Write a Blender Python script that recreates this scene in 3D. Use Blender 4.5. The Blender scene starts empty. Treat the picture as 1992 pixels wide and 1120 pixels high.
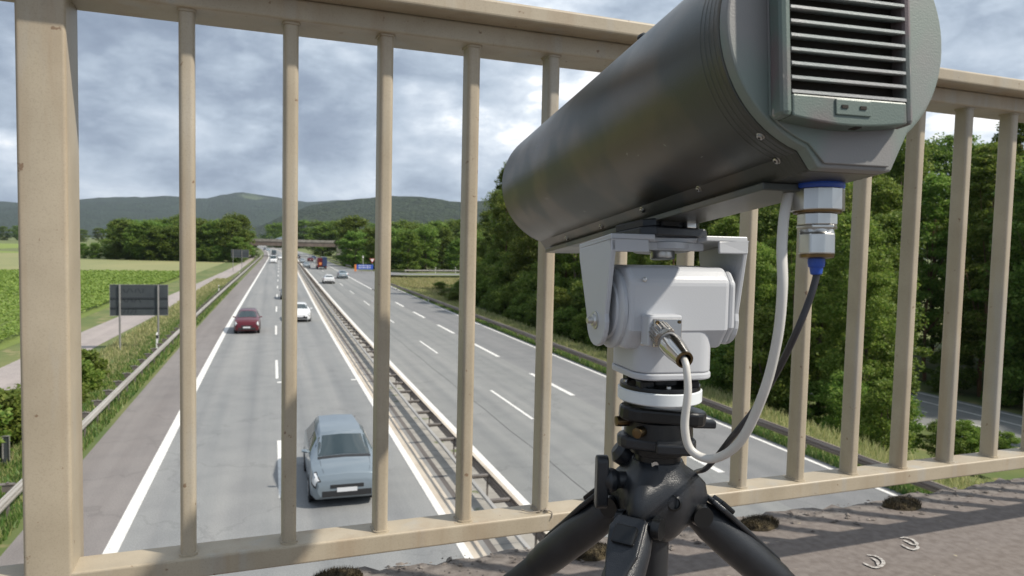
import bpy, bmesh, math, random
import numpy as np
from mathutils import Vector, Matrix
random.seed(7); np.random.seed(7)
R_ = math.radians
SC = bpy.context.scene
COL = SC.collection

# ------------------------------------------------------------------ camera
CAM_H = 7.0
F_PX, YAW, PITCH, ROLL = 1430.0, R_(18.2), R_(3.37), R_(1.29)
FW = Vector((math.sin(YAW)*math.cos(PITCH), math.cos(YAW)*math.cos(PITCH), -math.sin(PITCH)))
_r0 = Vector((math.cos(YAW), -math.sin(YAW), 0)); _u0 = _r0.cross(FW)
RT = _r0*math.cos(ROLL) + _u0*math.sin(ROLL)
UP = _u0*math.cos(ROLL) - _r0*math.sin(ROLL)
CP = Vector((0, 0, CAM_H))
cd = bpy.data.cameras.new('camera'); cam = bpy.data.objects.new('camera', cd); COL.objects.link(cam)
m = Matrix((RT, UP, -FW)).transposed().to_4x4(); m.translation = CP
cam.matrix_world = m
cd.sensor_width = 36; cd.lens = F_PX/1992*36; cd.clip_start = .05; cd.clip_end = 30000
cd.dof.use_dof = True; cd.dof.focus_distance = .95; cd.dof.aperture_fstop = 13
SC.camera = cam
SC.render.resolution_x = 1024; SC.render.resolution_y = 576
SC.view_settings.view_transform = 'Standard'; SC.view_settings.look = 'None'
SC.view_settings.exposure = 0.36; SC.view_settings.gamma = 1

# ------------------------------------------------------------------ sun, sky
SUN_AZ = R_(56)     # measured from straight behind the camera's road towards the right
SUN_EL = R_(47)
SV = Vector((math.sin(SUN_AZ)*math.cos(SUN_EL), -math.cos(SUN_AZ)*math.cos(SUN_EL), math.sin(SUN_EL)))
sl = bpy.data.lights.new('sun', 'SUN'); sl.energy = 3.9; sl.angle = R_(1.6); sl.color = (1, .93, .82)
so = bpy.data.objects.new('sun', sl); COL.objects.link(so); so.location = SV*50
so.rotation_euler = SV.to_track_quat('Z', 'Y').to_euler()

def N(nt, t, **kw):
    n = nt.nodes.new(t)
    for k, v in kw.items(): setattr(n, k, v)
    return n
def ramp(nt, stops):
    n = N(nt, 'ShaderNodeValToRGB'); e = n.color_ramp.elements
    while len(e) > 1: e.remove(e[-1])
    e[0].position = stops[0][0]; e[0].color = (*stops[0][1], 1)
    for p, c in stops[1:]:
        q = e.new(p); q.color = (*c, 1)
    return n
def math_n(nt, op, a, b=None, c=None):
    n = N(nt, 'ShaderNodeMath', operation=op)
    for i, x in enumerate((a, b, c)):
        if x is None: continue
        if isinstance(x, (int, float)): n.inputs[i].default_value = x
        else: nt.links.new(x, n.inputs[i])
    return n.outputs[0]

wd = bpy.data.worlds.new('World'); SC.world = wd; wd.use_nodes = True
nt = wd.node_tree; nt.nodes.clear(); lk = nt.links.new
out = N(nt, 'ShaderNodeOutputWorld'); bg = N(nt, 'ShaderNodeBackground'); lk(bg.outputs[0], out.inputs[0])
sky = N(nt, 'ShaderNodeTexSky', sky_type='NISHITA'); sky.sun_disc = False
sky.sun_elevation = SUN_EL; sky.sun_rotation = math.atan2(SV.x, SV.y); sky.air_density = 1; sky.dust_density = 1.5
tc = N(nt, 'ShaderNodeTexCoord'); sp = N(nt, 'ShaderNodeSeparateXYZ'); lk(tc.outputs['Generated'], sp.inputs[0])
cb = N(nt, 'ShaderNodeCombineXYZ')
lk(sp.outputs[0], cb.inputs[0]); lk(sp.outputs[1], cb.inputs[1]); lk(math_n(nt, 'MULTIPLY', sp.outputs[2], 2.1), cb.inputs[2])
mp = N(nt, 'ShaderNodeMapping'); lk(cb.outputs[0], mp.inputs[0]); mp.inputs['Location'].default_value = (1.35, .4, .2)
def cloud(sc, det, rough, dist=0.0, vec=None, lac=2.0):
    n = N(nt, 'ShaderNodeTexNoise'); n.inputs['Scale'].default_value = sc; n.inputs['Detail'].default_value = det; n.inputs['Roughness'].default_value = rough
    n.inputs['Distortion'].default_value = dist; n.inputs['Lacunarity'].default_value = lac; lk(vec or mp.outputs[0], n.inputs['Vector']); return n.outputs['Fac']
big = cloud(2.2, 3, .5); mid_ = cloud(6.2, 12, .58, .12); fine = cloud(17, 9, .62)
# billows: ridges of a second noise give the lumpy cumulus edges
bil = math_n(nt, 'ABSOLUTE', math_n(nt, 'SUBTRACT', cloud(8.5, 6, .5, .1), .5))
mixv = math_n(nt, 'ADD', math_n(nt, 'MULTIPLY', big, .50), math_n(nt, 'MULTIPLY', mid_, .50))
mixv = math_n(nt, 'ADD', mixv, math_n(nt, 'MULTIPLY', math_n(nt, 'SUBTRACT', bil, .06), .34))
mixv = math_n(nt, 'ADD', mixv, math_n(nt, 'MULTIPLY', math_n(nt, 'SUBTRACT', fine, .5), .09))
mixv = math_n(nt, 'ADD', mixv, math_n(nt, 'MULTIPLY', sp.outputs[0], .05))
mixv = math_n(nt, 'ADD', mixv, math_n(nt, 'MULTIPLY', sp.outputs[2], .07))
cr = ramp(nt, [(.40, (.235, .29, .38)), (.455, (.285, .345, .44)), (.50, (.365, .435, .53)), (.54, (.45, .525, .62)), (.58, (.55, .62, .71)), (.618, (.70, .765, .84)), (.655, (1.0, 1.0, 1.0))])
lk(mixv, cr.inputs[0])
sm = N(nt, 'ShaderNodeMix', data_type='RGBA', blend_type='MULTIPLY'); sm.inputs[0].default_value = 1
lk(sky.outputs[0], sm.inputs[6]); sm.inputs[7].default_value = (.085, .085, .085, 1)
gap = N(nt, 'ShaderNodeTexNoise'); gap.inputs['Scale'].default_value = 3.2; gap.inputs['Detail'].default_value = 7
mp2 = N(nt, 'ShaderNodeMapping'); mp2.inputs['Location'].default_value = (9.4, 5.2, 2); lk(cb.outputs[0], mp2.inputs[0]); lk(mp2.outputs[0], gap.inputs['Vector'])
gr = ramp(nt, [(.62, (0, 0, 0)), (.68, (.8, .8, .8))]); lk(gap.outputs['Fac'], gr.inputs[0])
mx = N(nt, 'ShaderNodeMix', data_type='RGBA'); lk(gr.outputs[0], mx.inputs[0]); lk(cr.outputs[0], mx.inputs[6]); lk(sm.outputs[2], mx.inputs[7])
lk(mx.outputs[2], bg.inputs[0]); bg.inputs[1].default_value = .95

# ------------------------------------------------------------------ materials
def mat(name, c1, c2=None, scale=3.0, rough=.7, metal=0, bump=0, bscale=None, bdist=.002, detail=5, contrast=(.35, .65), stretch=None,
        spots=None, coat=0, island=None, transl=0, spec=None):
    M_ = bpy.data.materials.new(name); M_.use_nodes = True
    nt = M_.node_tree; lk = nt.links.new; b = nt.nodes['Principled BSDF']
    b.inputs['Roughness'].default_value = rough; b.inputs['Metallic'].default_value = metal
    if spec is not None: b.inputs['Specular IOR Level'].default_value = spec
    if coat: b.inputs['Coat Weight'].default_value = coat; b.inputs['Coat Roughness'].default_value = .05
    b.inputs['Base Color'].default_value = (*c1, 1)
    tc = N(nt, 'ShaderNodeTexCoord'); vec = tc.outputs['Object']
    if stretch:
        mpn = N(nt, 'ShaderNodeMapping'); mpn.inputs['Scale'].default_value = stretch; lk(vec, mpn.inputs[0]); v2 = mpn.outputs[0]
    else: v2 = vec
    colout = None
    if c2 is not None:
        n = N(nt, 'ShaderNodeTexNoise'); n.inputs['Scale'].default_value = scale; n.inputs['Detail'].default_value = detail; lk(v2, n.inputs['Vector'])
        r = ramp(nt, [(contrast[0], c1), (contrast[1], c2)]); lk(n.outputs['Fac'], r.inputs[0]); colout = r.outputs[0]
    if spots:
        sc, thr, colr = spots
        n = N(nt, 'ShaderNodeTexNoise'); n.inputs['Scale'].default_value = sc; n.inputs['Detail'].default_value = 3; lk(vec, n.inputs['Vector'])
        r = ramp(nt, [(thr, (0, 0, 0)), (thr+.05, (1, 1, 1))]); lk(n.outputs['Fac'], r.inputs[0])
        x = N(nt, 'ShaderNodeMix', data_type='RGBA'); lk(r.outputs[0], x.inputs[0])
        if colout: lk(colout, x.inputs[6])
        else: x.inputs[6].default_value = (*c1, 1)
        x.inputs[7].default_value = (*colr, 1); colout = x.outputs[2]
    if island:
        g = N(nt, 'ShaderNodeNewGeometry'); r = ramp(nt, [(0, island[0]), (.5, c1), (1, island[1])])
        r.color_ramp.interpolation = 'LINEAR'; lk(g.outputs['Random Per Island'], r.inputs[0])
        oi = N(nt, 'ShaderNodeObjectInfo'); hs = N(nt, 'ShaderNodeHueSaturation')
        lk(math_n(nt, 'MULTIPLY_ADD', oi.outputs['Random'], .035, .492), hs.inputs['Hue'])
        lk(math_n(nt, 'MULTIPLY_ADD', oi.outputs['Random'], .5, .75), hs.inputs['Value'])
        lk(r.outputs[0], hs.inputs['Color']); colout = hs.outputs[0]
    if colout: lk(colout, b.inputs['Base Color'])
    if bump:
        n = N(nt, 'ShaderNodeTexNoise'); n.inputs['Scale'].default_value = bscale or scale*10; n.inputs['Detail'].default_value = 3; lk(vec, n.inputs['Vector'])
        bp = N(nt, 'ShaderNodeBump'); bp.inputs['Strength'].default_value = bump; bp.inputs['Distance'].default_value = bdist
        lk(n.outputs['Fac'], bp.inputs['Height']); lk(bp.outputs[0], b.inputs['Normal'])
    if transl:
        tr = N(nt, 'ShaderNodeBsdfTranslucent'); ms = N(nt, 'ShaderNodeMixShader'); ms.inputs[0].default_value = transl
        if colout: lk(colout, tr.inputs[0])
        lk(b.outputs[0], ms.inputs[1]); lk(tr.outputs[0], ms.inputs[2]); lk(ms.outputs[0], nt.nodes['Material Output'].inputs[0])
    return M_

def asphalt(name, ca, cb_, cspeck, x_tracks=(), seam=None):
    """road surface: aggregate speckle, long soft streaks along the road, patches and wheel tracks"""
    M_ = bpy.data.materials.new(name); M_.use_nodes = True
    nt = M_.node_tree; lk = nt.links.new; b = nt.nodes['Principled BSDF']; b.inputs['Roughness'].default_value = .82
    tc = N(nt, 'ShaderNodeTexCoord'); v = tc.outputs['Object']
    mpn = N(nt, 'ShaderNodeMapping'); mpn.inputs['Scale'].default_value = (1.3, .035, 1); lk(v, mpn.inputs[0])
    n = N(nt, 'ShaderNodeTexNoise'); n.inputs['Scale'].default_value = 1; n.inputs['Detail'].default_value = 6; lk(mpn.outputs[0], n.inputs['Vector'])
    r = ramp(nt, [(.32, ca), (.68, cb_)]); lk(n.outputs['Fac'], r.inputs[0])
    f = N(nt, 'ShaderNodeTexNoise'); f.inputs['Scale'].default_value = 28; f.inputs['Detail'].default_value = 8; f.inputs['Roughness'].default_value = .8; lk(v, f.inputs['Vector'])
    fr = ramp(nt, [(.35, (.62, .62, .62)), (.65, cspeck)]); lk(f.outputs['Fac'], fr.inputs[0])
    x = N(nt, 'ShaderNodeMix', data_type='RGBA', blend_type='MULTIPLY'); x.inputs[0].default_value = .9
    lk(r.outputs[0], x.inputs[6]); lk(fr.outputs[0], x.inputs[7]); col = x.outputs[2]
    # big repaired patches
    p = N(nt, 'ShaderNodeTexNoise'); p.inputs['Scale'].default_value = .05; p.inputs['Detail'].default_value = 1; lk(v, p.inputs['Vector'])
    pr_ = ramp(nt, [(.5, (1, 1, 1)), (.52, (.955, .96, .965))]); lk(p.outputs['Fac'], pr_.inputs[0])
    x = N(nt, 'ShaderNodeMix', data_type='RGBA', blend_type='MULTIPLY'); x.inputs[0].default_value = 1
    lk(col, x.inputs[6]); lk(pr_.outputs[0], x.inputs[7]); col = x.outputs[2]
    vo = N(nt, 'ShaderNodeTexVoronoi', feature='DISTANCE_TO_EDGE'); vo.inputs['Scale'].default_value = .16; dn = N(nt, 'ShaderNodeTexNoise'); dn.inputs['Scale'].default_value = 1.5; dn.inputs['Detail'].default_value = 5
    lk(v, dn.inputs['Vector']); av = N(nt, 'ShaderNodeVectorMath', operation='MULTIPLY_ADD'); lk(dn.outputs['Color'], av.inputs[0]); av.inputs[1].default_value = (1.6, 1.6, 0); lk(v, av.inputs[2]); lk(av.outputs[0], vo.inputs['Vector'])
    cr_ = ramp(nt, [(.003, (.55, .55, .55)), (.007, (1, 1, 1))]); lk(vo.outputs['Distance'], cr_.inputs[0])
    x = N(nt, 'ShaderNodeMix', data_type='RGBA', blend_type='MULTIPLY'); x.inputs[0].default_value = .3; lk(col, x.inputs[6]); lk(cr_.outputs[0], x.inputs[7]); col = x.outputs[2]
    st = N(nt, 'ShaderNodeTexNoise'); st.inputs['Scale'].default_value = .9; st.inputs['Detail'].default_value = 6; lk(v, st.inputs['Vector'])
    sr = ramp(nt, [(.34, (.94, .94, .945)), (.58, (1.04, 1.04, 1.035))]); lk(st.outputs['Fac'], sr.inputs[0])
    x = N(nt, 'ShaderNodeMix', data_type='RGBA', blend_type='MULTIPLY'); x.inputs[0].default_value = 1; lk(col, x.inputs[6]); lk(sr.outputs[0], x.inputs[7]); col = x.outputs[2]
    s = N(nt, 'ShaderNodeSeparateXYZ'); lk(v, s.inputs[0])
    for xt in x_tracks:
        d = math_n(nt, 'ABSOLUTE', math_n(nt, 'SUBTRACT', s.outputs[0], xt))
        w = math_n(nt, 'SUBTRACT', 1.0, math_n(nt, 'SMOOTH_MIN', math_n(nt, 'DIVIDE', d, .38), 1.0, .3))
        x = N(nt, 'ShaderNodeMix', data_type='RGBA', blend_type='MULTIPLY'); lk(math_n(nt, 'MULTIPLY', w, .38), x.inputs[0])
        lk(col, x.inputs[6]); x.inputs[7].default_value = (.6, .62, .66, 1); col = x.outputs[2]
    lk(col, b.inputs['Base Color'])
    bp = N(nt, 'ShaderNodeBump'); bp.inputs['Strength'].default_value = .3; bp.inputs['Distance'].default_value = .008
    lk(f.outputs['Fac'], bp.inputs['Height']); lk(bp.outputs[0], b.inputs['Normal'])
    return M_

M = {}
M['asphalt_l'] = asphalt('asphalt_left', (.215, .222, .224), (.275, .275, .27), (1.2, 1.2, 1.2), (-2.6, -.7, 1.2, 3.2))
M['asphalt_r'] = asphalt('asphalt_right', (.215, .22, .216), (.265, .266, .258), (1.15, 1.15, 1.15), (7.6, 9.3, 11.0, 12.6))
M['asphalt_m'] = asphalt('asphalt_merge', (.185, .188, .19), (.225, .225, .225), (1.15, 1.15, 1.15))
M['shoulder'] = asphalt('asphalt_shoulder', (.19, .172, .166), (.24, .222, .215), (1.15, 1.14, 1.12))
M['track'] = asphalt('track_surface', (.34, .30, .28), (.40, .35, .33), (1.1, 1.1, 1.1))
M['deck'] = mat('deck_tarmac', (.135, .113, .100), (.185, .160, .144), 40, .9, bump=.6, bscale=260, bdist=.0015, detail=9, spots=(26, .70, (.30, .26, .19)))
M['rubble'] = mat('rubble', (.10, .085, .075), (.21, .185, .165), 30, .95, bump=.5, bscale=120, bdist=.003, detail=9)
M['line'] = mat('line_paint', (.62, .61, .58), (.76, .75, .72), 6, .6, bump=.2, bscale=60, spots=(9, .68, (.4, .39, .37)))
M['gutter'] = mat('gutter_stone', (.42, .36, .29), (.54, .48, .40), 2.5, .8, stretch=(1, .3, 1))
M['drain'] = mat('drain_channel', (.19, .185, .18), (.25, .245, .235), 2, .85, stretch=(1, .3, 1))
M['drain_dk'] = mat('drain_slot', (.09, .08, .075), (.14, .125, .115), 2, .85, stretch=(3, .1, 1))
M['slab'] = mat('median_slab', (.26, .245, .22), (.35, .33, .295), 1.6, .9, bump=.3, bscale=40, spots=(1.1, .62, (.12, .14, .06)))
M['concrete'] = mat('concrete', (.20, .185, .165), (.30, .28, .25), 1.2, .9)
M['concrete_dk'] = mat('concrete_girder', (.12, .095, .08), (.17, .135, .115), .8, .9)
def rail_paint():
    """old cream enamel: cloudy tone, faint vertical runs, rust specks and grime, laid out in world space so no two bars repeat"""
    M_ = bpy.data.materials.new('cream_paint'); M_.use_nodes = True
    nt = M_.node_tree; lk = nt.links.new; b = nt.nodes['Principled BSDF']; b.inputs['Roughness'].default_value = .5
    v = N(nt, 'ShaderNodeNewGeometry').outputs['Position']
    def nz(sc, det, st=None, rg=.5):
        vec = v
        if st:
            q = N(nt, 'ShaderNodeMapping'); q.inputs['Scale'].default_value = st; lk(v, q.inputs[0]); vec = q.outputs[0]
        n = N(nt, 'ShaderNodeTexNoise'); n.inputs['Scale'].default_value = sc; n.inputs['Detail'].default_value = det; n.inputs['Roughness'].default_value = rg; lk(vec, n.inputs['Vector']); return n.outputs['Fac']
    def over(col, fac, stops, c, amt=1.0, mode='MIX'):
        r_ = ramp(nt, [(stops[0], (0, 0, 0)), (stops[1], (amt,)*3)]); lk(fac, r_.inputs[0])
        x = N(nt, 'ShaderNodeMix', data_type='RGBA', blend_type=mode); lk(r_.outputs[0], x.inputs[0]); lk(col, x.inputs[6]); x.inputs[7].default_value = (*c, 1); return x.outputs[2]
    r0 = ramp(nt, [(.3, (.345, .292, .212)), (.7, (.425, .365, .272))]); lk(nz(9, 8), r0.inputs[0]); col = r0.outputs[0]
    col = over(col, nz(13, 6, (1, 1, .09), .6), (.52, .70), (.30, .215, .135), .55)      # brown runs
    col = over(col, nz(17, 5, (1, 1, .14)), (.56, .72), (.36, .35, .32), .6)             # grey weathering
    col = over(col, nz(60, 3), (.70, .74), (.17, .10, .055), .8)                          # rust specks
    col = over(col, nz(340, 4, None, .7), (.50, .80), (.20, .165, .12), .45)              # grain
    lk(col, b.inputs['Base Color'])
    bp = N(nt, 'ShaderNodeBump'); bp.inputs['Strength'].default_value = .35; bp.inputs['Distance'].default_value = .0004
    lk(nz(260, 4), bp.inputs['Height']); lk(bp.outputs[0], b.inputs['Normal']); return M_
M['paint_rail'] = rail_paint()
M['paint_rust'] = mat('rust_stained_paint', (.15, .105, .06), (.36, .29, .20), 10, .8, bump=.6, bscale=300)
M['galv'] = mat('galvanised', (.36, .34, .31), (.46, .44, .41), 3, .5, .35, stretch=(1, .2, 1))
M['galv_br'] = mat('galvanised_brown', (.21, .17, .14), (.29, .24, .20), 2, .6, .2, stretch=(1, .2, 1))
M['spacer'] = mat('spacer_steel', (.15, .13, .115), (.22, .195, .175), 3, .6, .3)
M['grass'] = mat('meadow', (.085, .125, .032), (.15, .165, .055), .25, .95, detail=8, spots=(.6, .6, (.21, .19, .085)))
M['verge'] = mat('verge_grass', (.075, .12, .025), (.17, .17, .06), .9, .95, detail=9, spots=(.7, .58, (.19, .12, .06)))
M['dry'] = mat('dry_grass', (.36, .29, .15), (.24, .25, .09), .2, .95, detail=8, contrast=(.45, .6))
M['pale'] = mat('pale_meadow', (.19, .21, .085), (.26, .25, .11), .05, .95, detail=8, stretch=(1, .3, 1))
M['yfield'] = mat('yellow_green_field', (.16, .22, .035), (.20, .25, .05), .03, .95, stretch=(.3, 1, 1))
M['soil'] = mat('field_base', (.13, .175, .035), (.155, .20, .04), .4, .95)
M['woodfloor'] = mat('wood_floor', (.03, .04, .015), (.06, .06, .025), .6, .95)
M['leaf'] = mat('leaf_bright', (.19, .255, .045), rough=.55, spec=.25, island=((.10, .165, .026), (.30, .34, .08)), transl=.5)
M['leaf2'] = mat('leaf_mid', (.15, .21, .04), rough=.55, spec=.25, island=((.08, .13, .022), (.25, .29, .065)), transl=.48)
M['leaf3'] = mat('leaf_far', (.155, .225, .045), rough=.6, spec=.2, island=((.10, .16, .03), (.225, .28, .06)), transl=.48)
M['cropleaf'] = mat('crop_leaf', (.205, .25, .045), rough=.6, island=((.16, .21, .038), (.25, .285, .06)), transl=.4)
M['blade'] = mat('grass_blade', (.12, .18, .035), rough=.6, island=((.06, .12, .02), (.30, .28, .11)), transl=.3)
M['drybl'] = mat('dry_blade', (.34, .31, .15), rough=.7, island=((.20, .24, .075), (.46, .40, .22)), transl=.45)
M['bark'] = mat('bark', (.09, .07, .05), (.17, .13, .09), 4, .9, bump=.5, stretch=(1, 1, .2))
M['bark_o'] = mat('bark_orange', (.22, .12, .06), (.14, .09, .06), 2, .9, stretch=(1, 1, .3))
M['black_plastic'] = mat('black_plastic', (.010, .012, .015), (.018, .020, .024), 30, .30, bump=.25, bscale=900)
M['black_metal'] = mat('black_metal', (.012, .013, .014), rough=.28, metal=.3, bump=.05, bscale=300)
M['rubber'] = mat('rubber', (.02, .02, .02), rough=.85)
M['glass'] = mat('car_glass', (.03, .045, .05), rough=.06, spec=.9)
M['tyre'] = mat('tyre', (.02, .02, .02), (.03, .03, .03), 30, .85)
M['rim'] = mat('rim', (.35, .35, .36), rough=.3, metal=.8)
M['lamp'] = mat('headlamp', (.6, .62, .64), rough=.1, spec=.8)
M['tail'] = mat('tail_lamp', (.3, .01, .008), rough=.2)
M['trim'] = mat('black_trim', (.02, .021, .023), rough=.5)
M['plate'] = mat('number_plate', (.65, .66, .68), rough=.4)
M['chrome'] = mat('nickel_plate', (.62, .60, .57), (.50, .47, .43), 8, .16, 1.0)
M['nickel'] = mat('brushed_nickel', (.60, .60, .58), (.46, .45, .43), 25, .3, 1.0, stretch=(1, 1, .3))
M['brass'] = mat('brass', (.20, .14, .07), (.09, .065, .04), 40, .35, 1.0)
M['blue_pl'] = mat('blue_plastic', (.012, .06, .34), rough=.4)
M['headgrey'] = mat('grey_enamel', (.45, .465, .49), (.48, .495, .52), 4, .36, bump=.06, bscale=500, spots=(38, .76, (.42, .42, .43)))
M['white_ring'] = mat('white_nylon', (.66, .70, .72), rough=.35)
M['cable_w'] = mat('white_cable_sheath', (.60, .585, .55), (.54, .525, .49), 20, .42)
M['cable_k'] = mat('black_cable_sheath', (.022, .022, .027), rough=.4)
M['sign_back'] = mat('sign_back', (.042, .050, .058), (.055, .064, .070), 1.2, .55)
M['sign_dark'] = mat('sign_paint_patch', (.028, .033, .040), rough=.6)
M['post_grey'] = mat('post_grey', (.26, .25, .25), (.34, .33, .32), 2, .5, .4)
M['white_pl'] = mat('white_plastic', (.72, .72, .70), rough=.5)
M['orange'] = mat('orange_board', (.60, .20, .05), rough=.6)
M['blue_sign'] = mat('blue_sign', (.03, .09, .42), rough=.5)
M['red_sign'] = mat('red_sign', (.45, .03, .03), rough=.5)
M['chalk'] = mat('chalk', (.46, .44, .41), (.25, .225, .205), 160, .95, contrast=(.45, .6))
M['moss'] = mat('moss', (.022, .016, .008), (.085, .065, .032), 60, .95, bump=1, bscale=220)
M['string'] = mat('old_string', (.30, .26, .21), rough=.9)

def camo(name, c1, c2, rough, metal, sc1, scratch):
    M_ = bpy.data.materials.new(name); M_.use_nodes = True
    nt = M_.node_tree; lk = nt.links.new; b = nt.nodes['Principled BSDF']
    b.inputs['Roughness'].default_value = rough; b.inputs['Metallic'].default_value = metal
    v = N(nt, 'ShaderNodeTexCoord').outputs['Object']
    n = N(nt, 'ShaderNodeTexNoise'); n.inputs['Scale'].default_value = sc1; n.inputs['Detail'].default_value = 2; lk(v, n.inputs['Vector'])
    r = ramp(nt, [(.44, c1), (.56, c2)]); lk(n.outputs['Fac'], r.inputs[0]); col = r.outputs[0]
    # scratches: thin lines of bare metal
    w = N(nt, 'ShaderNodeTexNoise'); w.inputs['Scale'].default_value = 60; w.inputs['Detail'].default_value = 5; w.inputs['Distortion'].default_value = 2.5
    mpn = N(nt, 'ShaderNodeMapping'); mpn.inputs['Scale'].default_value = (1, .35, .12); mpn.inputs['Rotation'].default_value = (.3, .2, .6); lk(v, mpn.inputs[0]); lk(mpn.outputs[0], w.inputs['Vector'])
    wr = ramp(nt, [(scratch, (0, 0, 0)), (scratch+.02, (1, 1, 1))]); lk(w.outputs['Fac'], wr.inputs[0])
    x = N(nt, 'ShaderNodeMix', data_type='RGBA'); lk(wr.outputs[0], x.inputs[0]); lk(col, x.inputs[6]); x.inputs[7].default_value = (.24, .23, .21, 1); col = x.outputs[2]
    lk(col, b.inputs['Base Color'])
    rn = N(nt, 'ShaderNodeTexNoise'); rn.inputs['Scale'].default_value = 9; rn.inputs['Detail'].default_value = 6; lk(v, rn.inputs['Vector'])
    lk(math_n(nt, 'MULTIPLY_ADD', rn.outputs['Fac'], .3, rough-.15), b.inputs['Roughness'])
    f = N(nt, 'ShaderNodeTexNoise'); f.inputs['Scale'].default_value = 700; lk(v, f.inputs['Vector'])
    bp = N(nt, 'ShaderNodeBump'); bp.inputs['Strength'].default_value = .12; bp.inputs['Distance'].default_value = .002
    lk(f.outputs['Fac'], bp.inputs['Height']); lk(bp.outputs[0], b.inputs['Normal'])
    return M_
M['shell'] = camo('dark_housing_paint', (.128, .112, .090), (.082, .086, .078), .34, .72, 9, .715)
M['rearplate'] = camo('camouflage_plate', (.20, .195, .19), (.165, .20, .18), .5, .05, 11, .74)
M['module'] = camo('camouflage_module', (.105, .14, .122), (.145, .112, .112), .42, .05, 14, .69)
M['slat'] = camo('slat_paint', (.27, .275, .275), (.23, .26, .255), .45, .05, 14, .72)
M['dark_inside'] = mat('dark_inside', (.022, .018, .014), rough=.9)

def paint(name, c, rough=.3, metal=.3): return mat(name, c, rough=rough, metal=metal, coat=.6)

# ------------------------------------------------------------------ geometry helpers
def camspace(X, Z, h):
    """horizontal camera frame: X to the right, Z ahead, h above the lens"""
    return Vector((math.cos(YAW)*X + math.sin(YAW)*Z, -math.sin(YAW)*X + math.cos(YAW)*Z, CAM_H + h))
def ray(px, py): return FW + RT*((px-996)/F_PX) - UP*((py-560)/F_PX)
def at(px, py, z=0.0):
    d = ray(px, py); return CP + d*((z-CAM_H)/d.z)
def atd(px, py, depth): return CP + ray(px, py)*depth

class MB:
    def __init__(s): s.v = []; s.f = []; s.mi = []; s.sm = []
    def add(s, vs, fs, mi=0, sm=False, T=None):
        o = len(s.v)
        s.v += [tuple(T @ Vector(v)) if T is not None else tuple(v) for v in vs]
        for f in fs: s.f.append(tuple(i+o for i in f)); s.mi.append(mi); s.sm.append(sm)
        return s
    def box(s, c, d, mi=0, T=None):
        x, y, z = c; a, b, e = d[0]/2, d[1]/2, d[2]/2
        vs = [(x-a, y-b, z-e), (x+a, y-b, z-e), (x+a, y+b, z-e), (x-a, y+b, z-e), (x-a, y-b, z+e), (x+a, y-b, z+e), (x+a, y+b, z+e), (x-a, y+b, z+e)]
        return s.add(vs, [(3, 2, 1, 0), (4, 5, 6, 7), (0, 1, 5, 4), (1, 2, 6, 5), (2, 3, 7, 6), (3, 0, 4, 7)], mi, False, T)
    def lathe(s, prof, n=32, mi=0, T=None, sm=True, cap=True):
        vs = []; fs = []
        for r, z in prof:
            for k in range(n):
                a = 2*math.pi*k/n; vs.append((r*math.cos(a), r*math.sin(a), z))
        for i in range(len(prof)-1):
            for k in range(n):
                k2 = (k+1) % n; fs.append((i*n+k, i*n+k2, (i+1)*n+k2, (i+1)*n+k))
        s.add(vs, fs, mi, sm, T)
        if cap:
            s.add(vs[:n], [tuple(reversed(range(n)))], mi, False, T); s.add(vs[-n:], [tuple(range(n))], mi, False, T)
        return s
    def tube(s, pts, rad, n=10, mi=0, sm=True, T=None, flat=1.0):
        pts = [Vector(p) for p in pts]; k = len(pts)
        if isinstance(rad, (int, float)): rad = [rad]*k
        up = Vector((0, 0, 1)); d0 = (pts[1]-pts[0]).normalized()
        if abs(d0.dot(up)) > .95: up = Vector((1, 0, 0))
        a = d0.cross(up).normalized(); vs = []; fs = []
        for i, p in enumerate(pts):
            d = (pts[min(i+1, k-1)]-pts[max(i-1, 0)]).normalized()
            a = (a - d*a.dot(d)).normalized(); b = d.cross(a)
            for j in range(n):
                t = 2*math.pi*j/n; vs.append(p + a*(rad[i]*math.cos(t)) + b*(rad[i]*flat*math.sin(t)))
        for i in range(k-1):
            for j in range(n):
                j2 = (j+1) % n; fs.append((i*n+j, i*n+j2, (i+1)*n+j2, (i+1)*n+j))
        fs.append(tuple(reversed(range(n)))); fs.append(tuple((k-1)*n+j for j in range(n)))
        return s.add(vs, fs, mi, sm, T)
    def prism(s, poly, z0, z1, mi=0, T=None, sm=False):
        n = len(poly); vs = [(x, y, z0) for x, y in poly] + [(x, y, z1) for x, y in poly]
        fs = [tuple(reversed(range(n))), tuple(range(n, 2*n))]
        s.add(vs, fs, mi, False, T)
        return s.add(vs, [(i, (i+1) % n, n+(i+1) % n, n+i) for i in range(n)], mi, sm, T)
    def build(s, name, mats, parent=None, bevel=0, segs=2, angle=35, loc=None):
        me = bpy.data.meshes.new(name); me.from_pydata(s.v, [], s.f); me.update()
        if not isinstance(mats, (list, tuple)): mats = [mats]
        for m_ in mats: me.materials.append(m_)
        me.polygons.foreach_set('material_index', s.mi); me.polygons.foreach_set('use_smooth', s.sm)
        bm = bmesh.new(); bm.from_mesh(me); bmesh.ops.remove_doubles(bm, verts=bm.verts, dist=1e-6)
        bmesh.ops.recalc_face_normals(bm, faces=bm.faces)
        for e in bm.edges:
            if len(e.link_faces) == 2 and e.calc_face_angle(0) > R_(angle): e.smooth = False
        bm.to_mesh(me); bm.free()
        o = bpy.data.objects.new(name, me); COL.objects.link(o)
        if parent: o.parent = parent
        if loc is not None: o.location = loc
        if bevel:
            b = o.modifiers.new('bevel', 'BEVEL'); b.width = bevel; b.segments = segs; b.limit_method = 'ANGLE'; b.angle_limit = R_(40); b.harden_normals = False
        return o

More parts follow.
